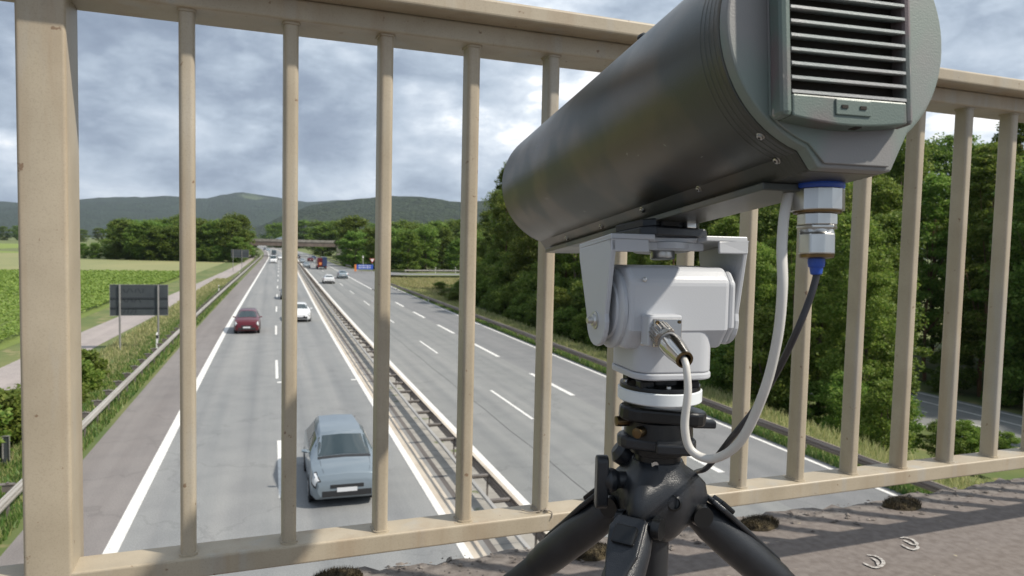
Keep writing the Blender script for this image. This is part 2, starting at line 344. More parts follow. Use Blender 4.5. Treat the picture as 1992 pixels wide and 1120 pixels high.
def smooth_curve(pts, n=8):
    pts = [Vector(p) for p in pts]; P = [pts[0]*2-pts[1]] + pts + [pts[-1]*2-pts[-2]]; o = []
    for i in range(1, len(P)-2):
        for k in range(n):
            t = k/n; a, b, c, d = P[i-1:i+3]
            o.append(.5*((2*b)+(c-a)*t+(2*a-5*b+4*c-d)*t*t+(3*b-a-3*c+d)*t**3))
    o.append(pts[-1]); return o
def thing(name, label, cat, loc=(0, 0, 0), rotz=0, group=None):
    o = bpy.data.objects.new(name, None); COL.objects.link(o); o.location = loc; o.rotation_euler = (0, 0, rotz)
    o.empty_display_size = .2
    o['label'] = label; o['category'] = cat
    if group: o['group'] = group
    return o
def tag(o, label, cat, group=None, kind=None):
    o['label'] = label; o['category'] = cat
    if group: o['group'] = group
    if kind: o['kind'] = kind
    return o
def struct(o, kind='structure'): o['kind'] = kind; return o
def copy_thing(src, loc, rotz=0, scale=None, label=None, group=None):
    r = src.copy(); COL.objects.link(r); r.location = loc; r.rotation_euler = (0, 0, rotz)
    if scale is not None: r.scale = scale if not isinstance(scale, (int, float)) else (scale,)*3
    if label: r['label'] = label
    if group: r['group'] = group
    for ch in src.children:
        c = ch.copy(); COL.objects.link(c); c.parent = r
        for g in ch.children:
            d = g.copy(); COL.objects.link(d); d.parent = c
    return r

# ------------------------------------------------------------------ road alignment
OY = [-60, 30, 60, 87, 140, 243, 300, 400, 500, 592, 750, 1000, 1600, 3000]
OX = [0, 0, .1, .35, .95, 2.1, 2.6, 2.0, -.2, -3.2, -12, -40, -150, -600]
def off(y):
    # smooth interpolation
    i = max(0, min(len(OY)-2, int(np.searchsorted(OY, y))-1)); t = (y-OY[i])/(OY[i+1]-OY[i]); t = max(0, min(1, t))
    h = OY[i+1]-OY[i]
    def sl_(k):
        if k <= 0: return 0.0
        if k >= len(OY)-1: return (OX[k]-OX[k-1])/(OY[k]-OY[k-1])
        return (OX[k+1]-OX[k-1])/(OY[k+1]-OY[k-1])
    m0, m1 = sl_(i)*h, sl_(i+1)*h
    return (2*t**3-3*t*t+1)*OX[i]+(t**3-2*t*t+t)*m0+(-2*t**3+3*t*t)*OX[i+1]+(t**3-t*t)*m1
YS = [-30, -10, 0] + [5*i for i in range(1, 80)] + [400+20*i for i in range(1, 30)] + [1000+100*i for i in range(1, 21)]
def strip(name, xl, xr, z, material, y0=-30, y1=3000, kind='structure', step=None):
    ys = [y0] + [y for y in YS if y0 < y < y1] + [y1]
    mb = MB(); vs = []; fs = []
    for y in ys:
        a = xl(y) if callable(xl) else xl; b = xr(y) if callable(xr) else xr
        zz_ = z(y) if callable(z) else z
        vs += [(a+off(y), y, zz_), (b+off(y), y, zz_)]
    for i in range(len(ys)-1): fs.append((2*i, 2*i+1, 2*i+3, 2*i+2))
    mb.add(vs, fs); o = mb.build(name, material)
    if kind: o['kind'] = kind
    return o

# ground: one sheet to the horizon with the motorway on a low embankment
def gz(x, y=100.0):
    """ground height by distance from the road axis; the near right side drops into a hollow"""
    if x > 20.5:
        t = max(0, min(1, (92-y)/26)); t = t*t*(3-2*t); u_ = max(0, min(1, (x-20.5)/13)); u_ = u_*u_*(3-2*u_)
        return -.6 - 3.0*t*u_*(1 if x < 90 else max(0, 1-(x-90)/300))
    if x < -5.8:
        if x > -9.2: return -.03 + (-1.0+.03)*((-5.8-x)/3.4)
        return -1.0
    if x > 17.9:
        if x < 20.5: return -.03 - .57*(x-17.9)/2.6
        return -.6
    return -.03
XS = [-9000, -3000, -1000, -400, -150, -60, -25, -14, -9.2, -8.4, -7.5, -6.6, -5.8, 0, 9, 17.9, 18.8, 19.6, 20.5, 22.5, 25, 27.5, 30, 33.5, 37, 50, 80, 150, 400, 1000, 3000, 9000]
gy = [-60, -20] + [10*i for i in range(0, 60)] + [600+100*i for i in range(1, 30)] + [4000, 6000, 9000, 13000]
mb = MB(); vs = []; fs = []
for y in gy:
    for x in XS: vs.append((x + (off(min(y, 3000)) if abs(x) < 2000 else 0), y, gz(x, y)))
n_ = len(XS)
for i in range(len(gy)-1):
    for j in range(n_-1): fs.append((i*n_+j, i*n_+j+1, (i+1)*n_+j+1, (i+1)*n_+j))
mb.add(vs, fs, sm=True); struct(mb.build('ground', M['grass'], angle=80))

XE_L, XL, XM = -5.55, -3.3, 4.2
strip('hard_shoulder', XE_L, -3.3, .0, M['shoulder'])
strip('road', -3.3, 4.34, .0, M['asphalt_l'])
strip('median_gutter', 4.33, 4.66, .003, M['gutter'], y1=900)
strip('drain_channel', 4.66, 4.80, .0, M['drain'], y1=900)
strip('drain_channel', 4.80, 4.95, .002, M['drain_dk'], y1=900)
strip('median_ground', 4.95, 6.42, .004, M['slab'], y1=1200)
strip('road', 6.42, 13.5, .0, M['asphalt_r'])
def redge(y):
    return 17.2 if y < 118 else (17.2+(y-118)*.10 if y < 150 else max(16.0, 20.4-(y-150)*.06))
strip('merge_lane', 13.5, lambda y: redge(y)+.35, -.002, M['asphalt_m'], y1=420)
strip('road', 13.5, 16.2, -.006, M['asphalt_m'], y0=419, y1=3000)

# painted lines
def dash(xc, w, y0, y1, z=.006):
    mb = MB(); k = max(1, int((y1-y0)/6)); vs = []; fs = []
    for i in range(k+1):
        y = y0+(y1-y0)*i/k; vs += [(xc-w/2+off(y), y, z), (xc+w/2+off(y), y, z)]
    for i in range(k): fs.append((2*i, 2*i+1, 2*i+3, 2*i+2))
    mb.add(vs, fs); return mb
def merge(dst, src): dst.add(src.v, src.f)
strip('edge_line', -3.5, -3.2, .006, M['line'], y1=1500)
strip('edge_line', 4.13, 4.33, .006, M['line'], y1=1500)
strip('edge_line', 6.46, 6.70, .006, M['line'], y1=1500)
strip('edge_line', 17.12, 17.27, .006, M['line'], y1=118)
strip('edge_line', 13.42, 13.62, .006, M['line'], y0=103, y1=1200)
for xc, w, ph in ((.3, .14, 2.5), (10.05, .13, 9.5)):
    mb = MB()
    for k in range(46):
        y = ph + 18*k; merge(mb, dash(xc, w, y, y+6))
    struct(mb.build('lane_marking', M['line']))
mb = MB()
for k in range(-1, 9):
    y = 7.5+12*k; merge(mb, dash(13.5, .24, y, y+6))
struct(mb.build('lane_marking', M['line']))
# little ticks beside the left lane dashes, and at the median line
mb = MB()
for y in (37.5, 91, 145): mb.box((.45+off(y), y, .003), (.3, .28, .008))
for y in (37.2,): mb.box((4.0, y+.3, .003), (.25, .25, .008))
struct(mb.build('lane_marking', M['line']))
# tar seam on the right carriageway
mb = MB(); pts = [(8.6+.03*math.sin(y*.9), y) for y in range(6, 120, 2)]
for (xa, ya), (xb, yb) in zip(pts, pts[1:]): mb.add([(xa+off(ya), ya, .004), (xa+.035+off(ya), ya, .004), (xb+.035+off(yb), yb, .004), (xb+off(yb), yb, .004)], [(0, 1, 2, 3)])
struct(mb.build('tar_seam', mat('tar', (.09, .09, .09), rough=.7)))
# joints between the median slabs
mb = MB()
for k in range(70):
    y = 10+2.0*k; mb.box((5.33+off(y), y, .006), (.74, .035, .006))
struct(mb.build('slab_joint', M['drain']))

# farm track left (kerbless), fields and patches
def poly_sheet(name, pts, z, material, kind='structure'):
    mb = MB(); mb.add([(x, y, z) for x, y in pts], [tuple(range(len(pts)))]); o = mb.build(name, material); o['kind'] = kind; return o
def TL(y): return -11.9 if y < 110 else -11.9 + (y-110)*.012
def TW(y): return 2.9
trk = MB(); vs = []; fs = []
ty = [-30] + [10*i for i in range(0, 40)]
for y in ty:
    c = -14.2 + .9*math.sin(y*.012) + max(0, (y-60))*.022
    vs += [(c-1.6+off(y), y, -.985), (c+1.6+off(y), y, -.985)]
for i in range(len(ty)-1): fs.append((2*i, 2*i+1, 2*i+3, 2*i+2))
trk.add(vs, fs); struct(trk.build('farm_track', M['track']))
poly_sheet('field', [(-19.5, -20), (-17.5, 60), (-16.2, 176), (-160, 176), (-160, -20)], -.985, M['soil'])
poly_sheet('meadow', [(-15.9, 177), (-14.2, 262), (-60, 275), (-78, 350), (-130, 400), (-400, 430), (-400, 177)], -.98, M['pale'])
poly_sheet('field', [(-82, 352), (-132, 402), (-140, 660), (-700, 760), (-700, 352)], -.96, M['yfield'])
poly_sheet('meadow', [(18.7, 88), (18.0, 118), (20.2, 150), (60, 158), (70, 120), (40, 93)], -.58, M['dry'])
# slip road on the right
poly_sheet('slip_road', [(20, 156.5), (90, 166), (90, 172), (30, 165.5), (17, 186), (16.6, 152)], -.015, M['asphalt_m'])
# side road under the trees on the right
mb = MB(); mb.add([(37.8, -30, -3.585), (47.6, -30, -3.585), (47.6, 60, -3.585), (37.8, 60, -3.585)], [(0, 1, 2, 3)]); struct(mb.build('side_road', M['asphalt_r']))
mb = MB()
for x0 in (38.4, 47.0, 44.6): mb.box((x0, 15, -3.58), (.16, 90, .006))
for k in range(18): mb.box((41.8, -26+5*k, -3.58), (.14, 3.0, .006))
struct(mb.build('road_marking', M['line']))

# ------------------------------------------------------------------ hills
def hill(name, prof, D, depth, material, seed, rough=1.0, base=-1.0):
    rs = np.random.RandomState(seed); mb = MB(); vs = []; fs = []
    pxs = np.arange(prof[0][0], prof[-1][0]+1, 14); rows = 16
    ph = rs.rand(20)*6.28
    for px in pxs:
        py = np.interp(px, [p[0] for p in prof], [p[1] for p in prof])
        d = ray(px, py); hd = math.hypot(d.x, d.y); ux, uy = d.x/hd, d.y/hd
        top = CAM_H + d.z/hd*D
        for r in range(rows+1):
            t = r/rows                       # 0 foot .. 1 behind the ridge
            dist = D - depth*(1-t*1.35)
            s_ = math.sin(min(t*1.35, 1.35)*math.pi/2); zz_ = base+(top-base)*max(0, s_)**1.15
            if t*1.35 <= .97 or t*1.35 > 1.03:
                zz_ *= 1+.10*math.sin(px*.013+ph[r % 5]+t*4)*math.sin(t*1.35*math.pi)
            if r == 0: zz_ = base-8
            zz_ += rough*(rs.rand()-.5)*(top-base)*.02
            vs.append((ux*dist, uy*dist, zz_))
    n = rows+1
    for i in range(len(pxs)-1):
        for r in range(rows): fs.append((i*n+r, (i+1)*n+r, (i+1)*n+r+1, i*n+r+1))
    mb.add(vs, fs, sm=True); return struct(mb.build(name, material, angle=180))
def forest_mat(name, a, b, field, fthr, sc):
    M_ = mat(name, a, b, sc, .95, detail=12, bump=1, bscale=sc*3, spots=(sc*.09, fthr, field))
    for n in M_.node_tree.nodes:
        if n.type == 'BUMP': n.inputs['Distance'].default_value = 25
    return M_
M['hill_far'] = forest_mat('far_hill_forest', (.008, .019, .012), (.026, .048, .027), (.09, .12, .06), .70, .02)
M['hill_near'] = forest_mat('near_hill_forest', (.008, .020, .010), (.038, .060, .028), (.08, .11, .045), .80, .035)
hill('hills', [(-900, 410), (-200, 402), (0, 399), (60, 402), (150, 395), (250, 391), (330, 389), (400, 393), (465, 384), (520, 391), (600, 400), (700, 398), (800, 405), (1000, 412), (1500, 420), (2300, 425), (2900, 430)], 6500, 3800, M['hill_far'], 3)
hill('hills', [(440, 470), (480, 452), (520, 436), (560, 420), (600, 406), (640, 402), (680, 398), (720, 394), (755, 390), (800, 390), (850, 394), (900, 401), (1000, 398), (1200, 404), (1700, 424), (2300, 430), (2900, 440)], 2600, 1500, M['hill_near'], 5)
hill('hills', [(-900, 450), (-300, 446), (0, 436), (100, 434), (200, 440), (300, 436), (420, 430), (500, 440), (560, 452)], 3600, 900, M['hill_far'], 9)

# ------------------------------------------------------------------ foliage
def leaf_mesh(name, C, S, material, flat=.45, aspect=.62, seed=0, upbias=.3, tri=False):
    """one mesh of many leaf faces: centres C (n,3), sizes S (n,)"""
    rs = np.random.RandomState(seed+1); n = len(C)
    nrm = rs.normal(size=(n, 3)); nrm[:, 2] = np.abs(nrm[:, 2])+upbias; nrm /= np.linalg.norm(nrm, axis=1)[:, None]
    t = rs.normal(size=(n, 3)); t -= nrm*np.sum(t*nrm, 1)[:, None]; t /= np.linalg.norm(t, axis=1)[:, None]
    b = np.cross(nrm, t); S = S[:, None]
    P = np.stack([C-t*S*.5, C+b*S*aspect*.5-t*S*.05, C+t*S*.5, C-b*S*aspect*.5+t*S*.05], 1).reshape(-1, 3)
    me = bpy.data.meshes.new(name); me.vertices.add(4*n); me.vertices.foreach_set('co', P.astype(np.float32).ravel())
    me.loops.add(4*n); me.loops.foreach_set('vertex_index', np.arange(4*n, dtype=np.int32))
    me.polygons.add(n); me.polygons.foreach_set('loop_start', np.arange(0, 4*n, 4, dtype=np.int32))
    me.polygons.foreach_set('loop_total', np.full(n, 4, dtype=np.int32)) if bpy.app.version < (4, 1, 0) else None
    me.update(calc_edges=True); me.materials.append(material); return me
def blade_mesh(name, C, H, material, seed=0, w=.03):
    rs = np.random.RandomState(seed+2); n = len(C)
    a = rs.rand(n)*6.28; t = np.stack([np.cos(a), np.sin(a), np.zeros(n)], 1)*w
    lean = rs.normal(size=(n, 3))*.28*H[:, None]; lean[:, 2] = H
    P = np.stack([C-t, C+t, C+lean], 1).reshape(-1, 3)
    me = bpy.data.meshes.new(name); me.vertices.add(3*n); me.vertices.foreach_set('co', P.astype(np.float32).ravel())
    me.loops.add(3*n); me.loops.foreach_set('vertex_index', np.arange(3*n, dtype=np.int32))
    me.polygons.add(n); me.polygons.foreach_set('loop_start', np.arange(0, 3*n, 3, dtype=np.int32))
    me.update(calc_edges=True); me.materials.append(material); return me
def put(name, me, parent=None):
    o = bpy.data.objects.new(name, me); COL.objects.link(o)
    if parent: o.parent = parent
    return o

def crown_points(rs, n, H, base, rad, clumps, shape=1.0, clump_r=.9):
    """leaf centres: clumps scattered in an egg-shaped volume, denser towards its skin"""
    cs = []; rr = []
    while len(cs) < clumps:
        t = rs.rand()**.85; z = base+(H-base)*t
        w = rad*(math.sin(math.pi*min(1, (t*.84+.10)))**.5)*(1-.20*t*shape)
        a = rs.rand()*6.283; q = math.sqrt(rs.rand())*.5+.5 if rs.rand() < .75 else rs.rand()
        q *= (.85+.3*math.sin(a*3+z*.7)*.5+.15*rs.rand())
        cs.append((w*q*math.cos(a), w*q*math.sin(a), z)); rr.append(clump_r*(.55+.9*rs.rand()))
    cs = np.array(cs); rr = np.array(rr)
    k = rs.randint(0, clumps, n); d = rs.normal(size=(n, 3)); d /= np.linalg.norm(d, axis=1)[:, None]
    r = (rs.rand(n)**.45)*rr[k]; d[:, 2] *= .62
    return cs[k]+d*r[:, None], cs
def make_tree(name, label, cat, H, base, rad, leaves, lsize, lm, bm_, seed, clumps=90, shape=1., group=None, clump_r=.9, trunk_r=.16, limbs=9):
    rs = np.random.RandomState(seed)
    root = thing(name, label, cat, group=group)
    C, cs = crown_points(rs, leaves, H, base, rad, clumps, shape, clump_r)
    put('crown', leaf_mesh('crown', C, lsize*(.55+.9*rs.rand(leaves)), lm, seed=seed, upbias=.3 if H > 14.5 or H < 6 else .7), root)
    mb = MB(); x, y = 0., 0.; pts = []; rd = []
    for i in range(9):
        t = i/8; pts.append((x, y, H*.93*t-(.3 if i == 0 else 0))); rd.append(trunk_r*(1-.88*t)+.012); x += (rs.rand()-.5)*.35; y += (rs.rand()-.5)*.35
    mb.tube(pts, rd, 7)
    for i in range(limbs):
        c = cs[rs.randint(len(cs))]; k = max(1, min(6, int((c[2]-base*.3)/H*8*.75)))
        p0 = Vector(pts[k]); p1 = Vector(c); mid = p0.lerp(p1, .5)+Vector((0, 0, -.06*(p1-p0).length))
        mb.tube([p0, mid, p1], [rd[k]*.5, rd[k]*.32, .012], 5)
    mb.build('trunk', bm_, root, angle=80); return root

# ------------------------------------------------------------------ guard rails
W_PROF = [(.0, .31), (.028, .295), (.03, .26), (.075, .225), (.08, .19), (.03, .165), (.03, .145), (.08, .12), (.075, .085), (.03, .05), (.028, .015), (0, 0)]
def beam_mesh(xf, ys, z0, side, prof=W_PROF, hscale=1.0):
    """side = +1: waves face +X"""
    mb = MB(); vs = []; fs = []; n = len(prof)
    th = .006
    for y in ys:
        x0 = (xf(y) if callable(xf) else xf)+off(y)
        for d, h in prof: vs.append((x0+side*d, y, z0+h*hscale))
        for d, h in reversed(prof): vs.append((x0+side*(d-th), y, z0+h*hscale))
    m_ = 2*n
    for i in range(len(ys)-1):
        for j in range(m_): fs.append((i*m_+j, i*m_+(j+1) % m_, (i+1)*m_+(j+1) % m_, (i+1)*m_+j))
    fs += [tuple(range(m_)), tuple(reversed(range((len(ys)-1)*m_, len(ys)*m_)))]
    mb.add(vs, fs, sm=True); return mb
def yrange(a, b, s):
    r = []; y = a
    while y < b: r.append(y); y += s
    return r+[b]
# left verge
g = thing('guard_rail', 'galvanised guard rail along the grass verge left of the motorway', 'guard rail', (-6.1, 8, 0))
def sub(mbx, name, mt, parent, **kw):
    T = Vector(parent.location); mbx.v = [(v[0]-T.x, v[1]-T.y, v[2]-T.z) for v in mbx.v]
    return mbx.build(name, mt, parent, **kw)
sub(beam_mesh(-6.0, yrange(4, 330, 4), .46, 1), 'beam', M['galv'], g)
k = 0; ends = MB()
for i in range(140):
    y = 5+(2.0*i); x = -6.2+off(y)
    if y > 330: break
    p = MB(); p.box((x-.02, y, .30), (.05, .10, 1.0)); p.box((x+.02, y, .66), (.30, .12, .17)); p.box((x-.05, y, .755), (.34, .16, .018))
    if i < 95: sub(p, 'post', M['spacer'], g)
    else: ends.add(p.v, p.f)
o = sub(ends, 'post', M['spacer'], g); o['kind'] = 'stuff'
# median: two rails joined by spacers like a ladder
g = thing('median_barrier', 'double guard rail with ladder of spacers along the central reservation', 'guard rail', (5.6, 8, 0))
THIN = [(0, .06), (.06, .06), (.07, .03), (.07, -.09), (.05, -.1), (.05, 0), (.0, .02)]
sub(beam_mesh(5.13, yrange(8, 700, 4), .70, -1, [(0, .05), (.075, .045), (.085, .02), (.08, -.02), (.05, -.025), (.03, 0.02)]), 'rail', M['galv'], g)
sub(beam_mesh(5.70, yrange(8, 700, 4), .43, 1, hscale=1.05), 'beam', M['galv_br'], g)
mb = MB()
ys = yrange(8, 700, 4); vs = []; fs = []
for y in ys:
    for dx, dz in ((-.012, .765), (.085, .765), (.085, .75), (-.012, .75)): vs.append((5.70+dx+off(y), y, dz))
for i in range(len(ys)-1):
    for j in range(4): fs.append((4*i+j, 4*i+(j+1) % 4, 4*i+4+(j+1) % 4, 4*i+4+j))
mb.add(vs, fs); sub(mb, 'top_flange', M['gutter'], g)
rest = MB()
for i in range(150):
    y = 9.2+1.95*i; x = off(y)
    p = MB(); p.box((x+5.42, y, .70), (.55, .13, .05)); p.box((x+5.42, y, .655), (.55, .012, .06))
    if i % 2: p.box((x+5.665, y+.03, .33), (.04, .06, .68))
    if i < 96: sub(p, 'spacer', M['spacer'], g)
    else: rest.add(p.v, p.f)
o = sub(rest, 'spacer', M['spacer'], g); o['kind'] = 'stuff'
# right verge
g = thing('guard_rail', 'galvanised guard rail beside the merging lane in front of the wood', 'guard rail', (17.8, 8, 0))
rx = lambda y: 17.85 - max(0, y-55)*.011
sub(beam_mesh(rx, yrange(6, 118, 4), .27, -1), 'beam', M['galv_br'], g)
for i in range(28):
    y = 9+4*i; x = rx(y)+off(y)
    p = MB(); p.box((x+.06, y, .12), (.10, .06, .85)); p.box((x+.02, y, .44), (.12, .10, .14)); sub(p, 'post', M['spacer'], g)
# slip road rail (grey-green, far)
a = Vector(at(700, 533, 0)); 
g = thing('guard_rail', 'grey guard rail on the far side of the slip road before the trees', 'guard rail', (31, 167.5, 0))
def line_rail(g, p0, p1, z0, mt, step=4, lo=-.2):
    p0 = Vector(p0); p1 = Vector(p1); d = p1-p0; L = d.length; ang = math.atan2(d.y, d.x)
    T = Matrix.Translation(p0-Vector(g.location)) @ Matrix.Rotation(ang, 4, 'Z')
    mb = MB(); vs = []; fs = []; n = len(W_PROF)
    for x in (0, L):
        for dd, h in W_PROF: vs.append((x, -dd, z0+h))
        for dd, h in reversed(W_PROF): vs.append((x, -dd+.008, z0+h))
    m_ = 2*n
    for j in range(m_): fs.append((j, (j+1) % m_, m_+(j+1) % m_, m_+j))
    mb.add(vs, fs, T=T); mb.build('beam', mt, g)
    for i in range(int(L/step)+1):
        p = MB(); p.box((i*step, .05, (z0+.31+lo)/2), (.08, .1, z0+.31-lo), T=T); p.build('post', M['spacer'], g)
line_rail(g, (29, 166.8, 0), (95, 173.5, 0), .42, M['galv'])
g = thing('guard_rail', 'short guard rail curving beside the motorway towards the far bridge', 'guard rail', (17.5, 200, 0))
line_rail(g, (19.5, 191, 0), (18.6, 300, 0), .42, M['galv'])

# delineator posts
def delineator(loc, label, h=1.0):
    t = thing('delineator_post', label, 'marker post', loc, group='white roadside marker posts')
    b = MB(); poly = [(-.06, -.05), (.06, -.05), (.0, .07)]
    b.prism(poly, 0, h*.75); b.build('base', M['white_pl'], t)
    b = MB(); b.prism([(x*1.01, y*1.01) for x, y in poly], h*.75, h*.92); b.build('black_band', M['trim'], t)
    b = MB(); vs = [(x, y, h*.92) for x, y in poly]+[(x*.9, y*.9, h*(1.06 if y > 0 else 1.0)) for x, y in poly]
    b.add(vs, [(0, 1, 4, 3), (1, 2, 5, 4), (2, 0, 3, 5), (3, 4, 5), (2, 1, 0)]); b.build('top', M['white_pl'], t)
for y, lab in ((50, 'white marker post with black band behind the left guard rail, near the big dark sign'), (100, 'second white marker post behind the left guard rail'), (150, 'distant white marker post behind the left guard rail before the far dark sign')):
    delineator((-6.75+off(y), y, -.25), lab, 1.25)
for px, py, lab in ((1047, 668, 'white marker post behind the right guard rail before the wood'), (833, 590, 'small white marker post in the dry grass right of the motorway')):
    p = at(px, py, -.2); delineator((p.x, p.y, -.45), lab)
for px, lab in ((806, 'leftmost small post standing at the slip road guard rail'), (838, 'middle small post standing at the slip road guard rail'), (861, 'rightmost small post standing at the slip road guard rail')):
    p = at(px, 522, 0); delineator((p.x, min(p.y, 170), -.05), lab, 1.3)

# ------------------------------------------------------------------ road signs
def back_sign(loc, w, h, zb, label, posts=(.17, .83), rot=0, bands=(.43, .74), patches=True):
    t = thing('road_sign', label, 'sign', loc, rot)
    b = MB(); b.box((0, 0, zb+h/2), (w, .035, h)); b.build('panel', M['sign_back'], t, bevel=.01)
    for f in bands:
        b = MB(); b.box((0, -.04, zb+h*(1-f)), (w*.99, .045, .10)); b.build('crossbar', M['sign_dark'], t)
    b = MB()
    b.box((0, -.004, zb+h-.012), (w+.03, .06, .03)); b.box((0, -.004, zb+.012), (w+.03, .06, .03))
    b.box((-w/2, -.004, zb+h/2), (.025, .06, h)); b.box((w/2, -.004, zb+h/2), (.025, .06, h)); b.build('edge_trim', M['post_grey'], t)
    for f in posts:
        b = MB(); x = -w/2+w*f; b.tube([(x, -.12, -.3), (x, -.12, zb+h)], .065, 10)
        b.build('post', M['post_grey'], t)
    if patches:
        rs = random.Random(4)
        for zz_, x0, n_ in ((.80, -.95, 6), (.50, -.95, 5), (.14, -.95, 4)):
            b = MB()
            for i in range(n_):      # overpainted scrawl: slanted strokes
                x = x0+.24*i; s = .13+.07*rs.random()
                T = Matrix.Translation((x, -.0215, zb+h*zz_)) @ Matrix.Rotation(rs.choice((-.5, .5, .15)), 4, 'Y')
                b.box((0, 0, 0), (.09, .004, s*2), T=T)
            b.build('painted_scrawl', M['sign_dark'], t)
    return t
sp0 = atd(271, 583.5, 51.8)
back_sign((sp0.x, sp0.y, -1.0), 3.7, 2.2, sp0.z-1.1+1.0, 'large dark back of a road sign on two grey posts beside the farm track')
back_sign((-7.1, 190, -.6), 4.0, 1.9, 3.0, 'distant dark back of a road sign at the end of the farm track', posts=(.1, .6), patches=False)
p = atd(6, 880, 24.5)
t = thing('road_sign', 'small dark sign panel cut off by the left edge of the photo', 'sign', (p.x, p.y, -.4))
b = MB(); b.box((0, 0, p.z+.4), (.36, .03, 1.12)); b.build('panel', M['sign_back'], t, bevel=.01)
b = MB(); b.box((0, -.02, p.z+.4+.55), (.39, .05, .03)); b.box((0, -.02, p.z+.4-.55), (.39, .05, .03)); b.box((.19, -.02, p.z+.4), (.02, .05, 1.12)); b.build('edge_trim', M['post_grey'], t)
b = MB(); b.tube([(0, -.05, -.1), (0, -.05, p.z+.9)], .03, 8); b.build('post', M['post_grey'], t)
b = MB(); b.lathe([(.035, 0), (.035, .01)], 12, T=Matrix.Translation((.06, -.028, p.z+.4-.42)) @ Matrix.Rotation(R_(90), 4, 'X')); b.build('label_dot', M['post_grey'], t)
# blue direction board with orange end
p = at(708, 531, 0)
t = thing('direction_sign', 'blue direction board with an orange end beside the slip road', 'sign', (p.x, p.y, 0))
k_ = p.y/math.cos(0)*1.0/1430
b = MB(); b.box((.2, 0, 1.35), (3.6, .06, 1.05)); b.build('panel', M['blue_sign'], t)
b = MB(); b.box((-1.86, -.01, 1.15), (.45, .07, 1.5)); b.build('orange_end', M['orange'], t)
b = MB(); b.box((.3, -.02, .45), (3.4, .06, .16)); b.build('lower_board', M['concrete'], t)
b = MB()
for z in (1.62, 1.2):
    for i in range(9): b.box((-1.05+.3*i, -.04, z), (.2, .015, .14 if i % 3 else .22))
b.build('lettering', M['white_pl'], t)
for x in (-1.9, -.5, 1.6):
    b = MB(); b.tube([(x, .06, -.1), (x, .06, 1.8)], .05, 8); b.build('post', M['post_grey'], t)
p = at(728, 529, 0)
t = thing('give_way_sign', 'small white and red triangle sign right of the blue board', 'sign', (p.x+.3, p.y+6, 0))
def tri(s): return [(-s, s*.58), (s, s*.58), (0, -s*1.15)]
TR = Matrix.Translation((0, 0, 2.6)) @ Matrix.Rotation(R_(90), 4, 'X')
b = MB(); b.prism(tri(.62), -.02, .02, T=TR); b.build('rim', M['red_sign'], t)
b = MB(); b.prism(tri(.42), .02, .035, T=TR); b.prism(tri(.42), -.035, -.02, T=TR); b.build('face', M['white_pl'], t)
b = MB(); b.tube([(0, .06, -.1), (0, .06, 3.0)], .04, 8); b.build('post', M['post_grey'], t)
p = at(673, 516, 0)
t = thing('distance_marker', 'small pale blue and white marker panel before the trees left of the blue board', 'sign', (p.x, p.y, 0))
b = MB(); b.box((0, 0, 2.0), (.7, .04, 1.0)); b.build('panel', M['white_pl'], t)
for zz_ in (1.75, 2.0, 2.25):
    b = MB(); b.box((0, -.03, zz_), (.8, .02, .09), T=Matrix.Translation((0, 0, 0))); b.build('stripe', M['blue_sign'], t)
b = MB(); b.tube([(0, .05, -.1), (0, .05, 2.4)], .04, 8); b.build('post', M['post_grey'], t)
p = at(706, 520, 0)
t = thing('sign_post', 'thin pale post standing behind the blue board', 'post', (p.x, p.y, 0))
b = MB(); b.tube([(0, 0, -.1), (0, 0, 3.2)], .06, 8); b.build('pole', M['white_pl'], t)
b = MB(); b.box((0, -.07, 2.8), (.35, .03, .6)); b.build('panel', M['white_pl'], t)

# ------------------------------------------------------------------ overpass
oy = 322; ox = off(oy)
t = thing('overpass', 'low grey concrete bridge crossing the motorway in the distance', 'bridge', (ox+9, oy, 0), R_(-4))
b = MB(); b.box((0, 0, 6.35), (78, 9, .55)); b.build('deck', M['concrete'], t)
b = MB(); b.box((-2.2, -3.9, 5.2), (36.3, .8, 1.75)); b.box((-2.2, 3.9, 5.2), (36.3, .8, 1.75)); b.box((-2.2, 0, 5.3), (36.3, .8, 1.55)); b.build('girder', M['concrete_dk'], t)
for s in (-1, 1):
    b = MB(); b.box((0, s*4.36, 6.8), (78, .3, .55)); b.build('parapet', M['concrete'], t)
for x in (-21.5, 17.0):
    b = MB(); b.box((x, 0, 2.9), (4.0, 9.4, 6.4)); b.build('abutment', M['concrete'], t)
for x, s in ((-24, -1), (19.5, 1)):
    b = MB(); vs = [(x, -4.6, -.5), (x, 4.6, -.5), (x, 4.6, 6.0), (x, -4.6, 6.0), (x+s*16, -4.6, -.5), (x+s*16, 4.6, -.5), (x+s*16, 4.6, 5.6), (x+s*16, -4.6, 5.6), (x, -13, -.8), (x+s*18, -13, -.8)]
    b.add(vs, [(3, 2, 1, 0), (7, 6, 2, 3), (8, 3, 0), (8, 9, 7, 3), (2, 6, 5, 1)]); b.build('embankment', M['grass'], t)

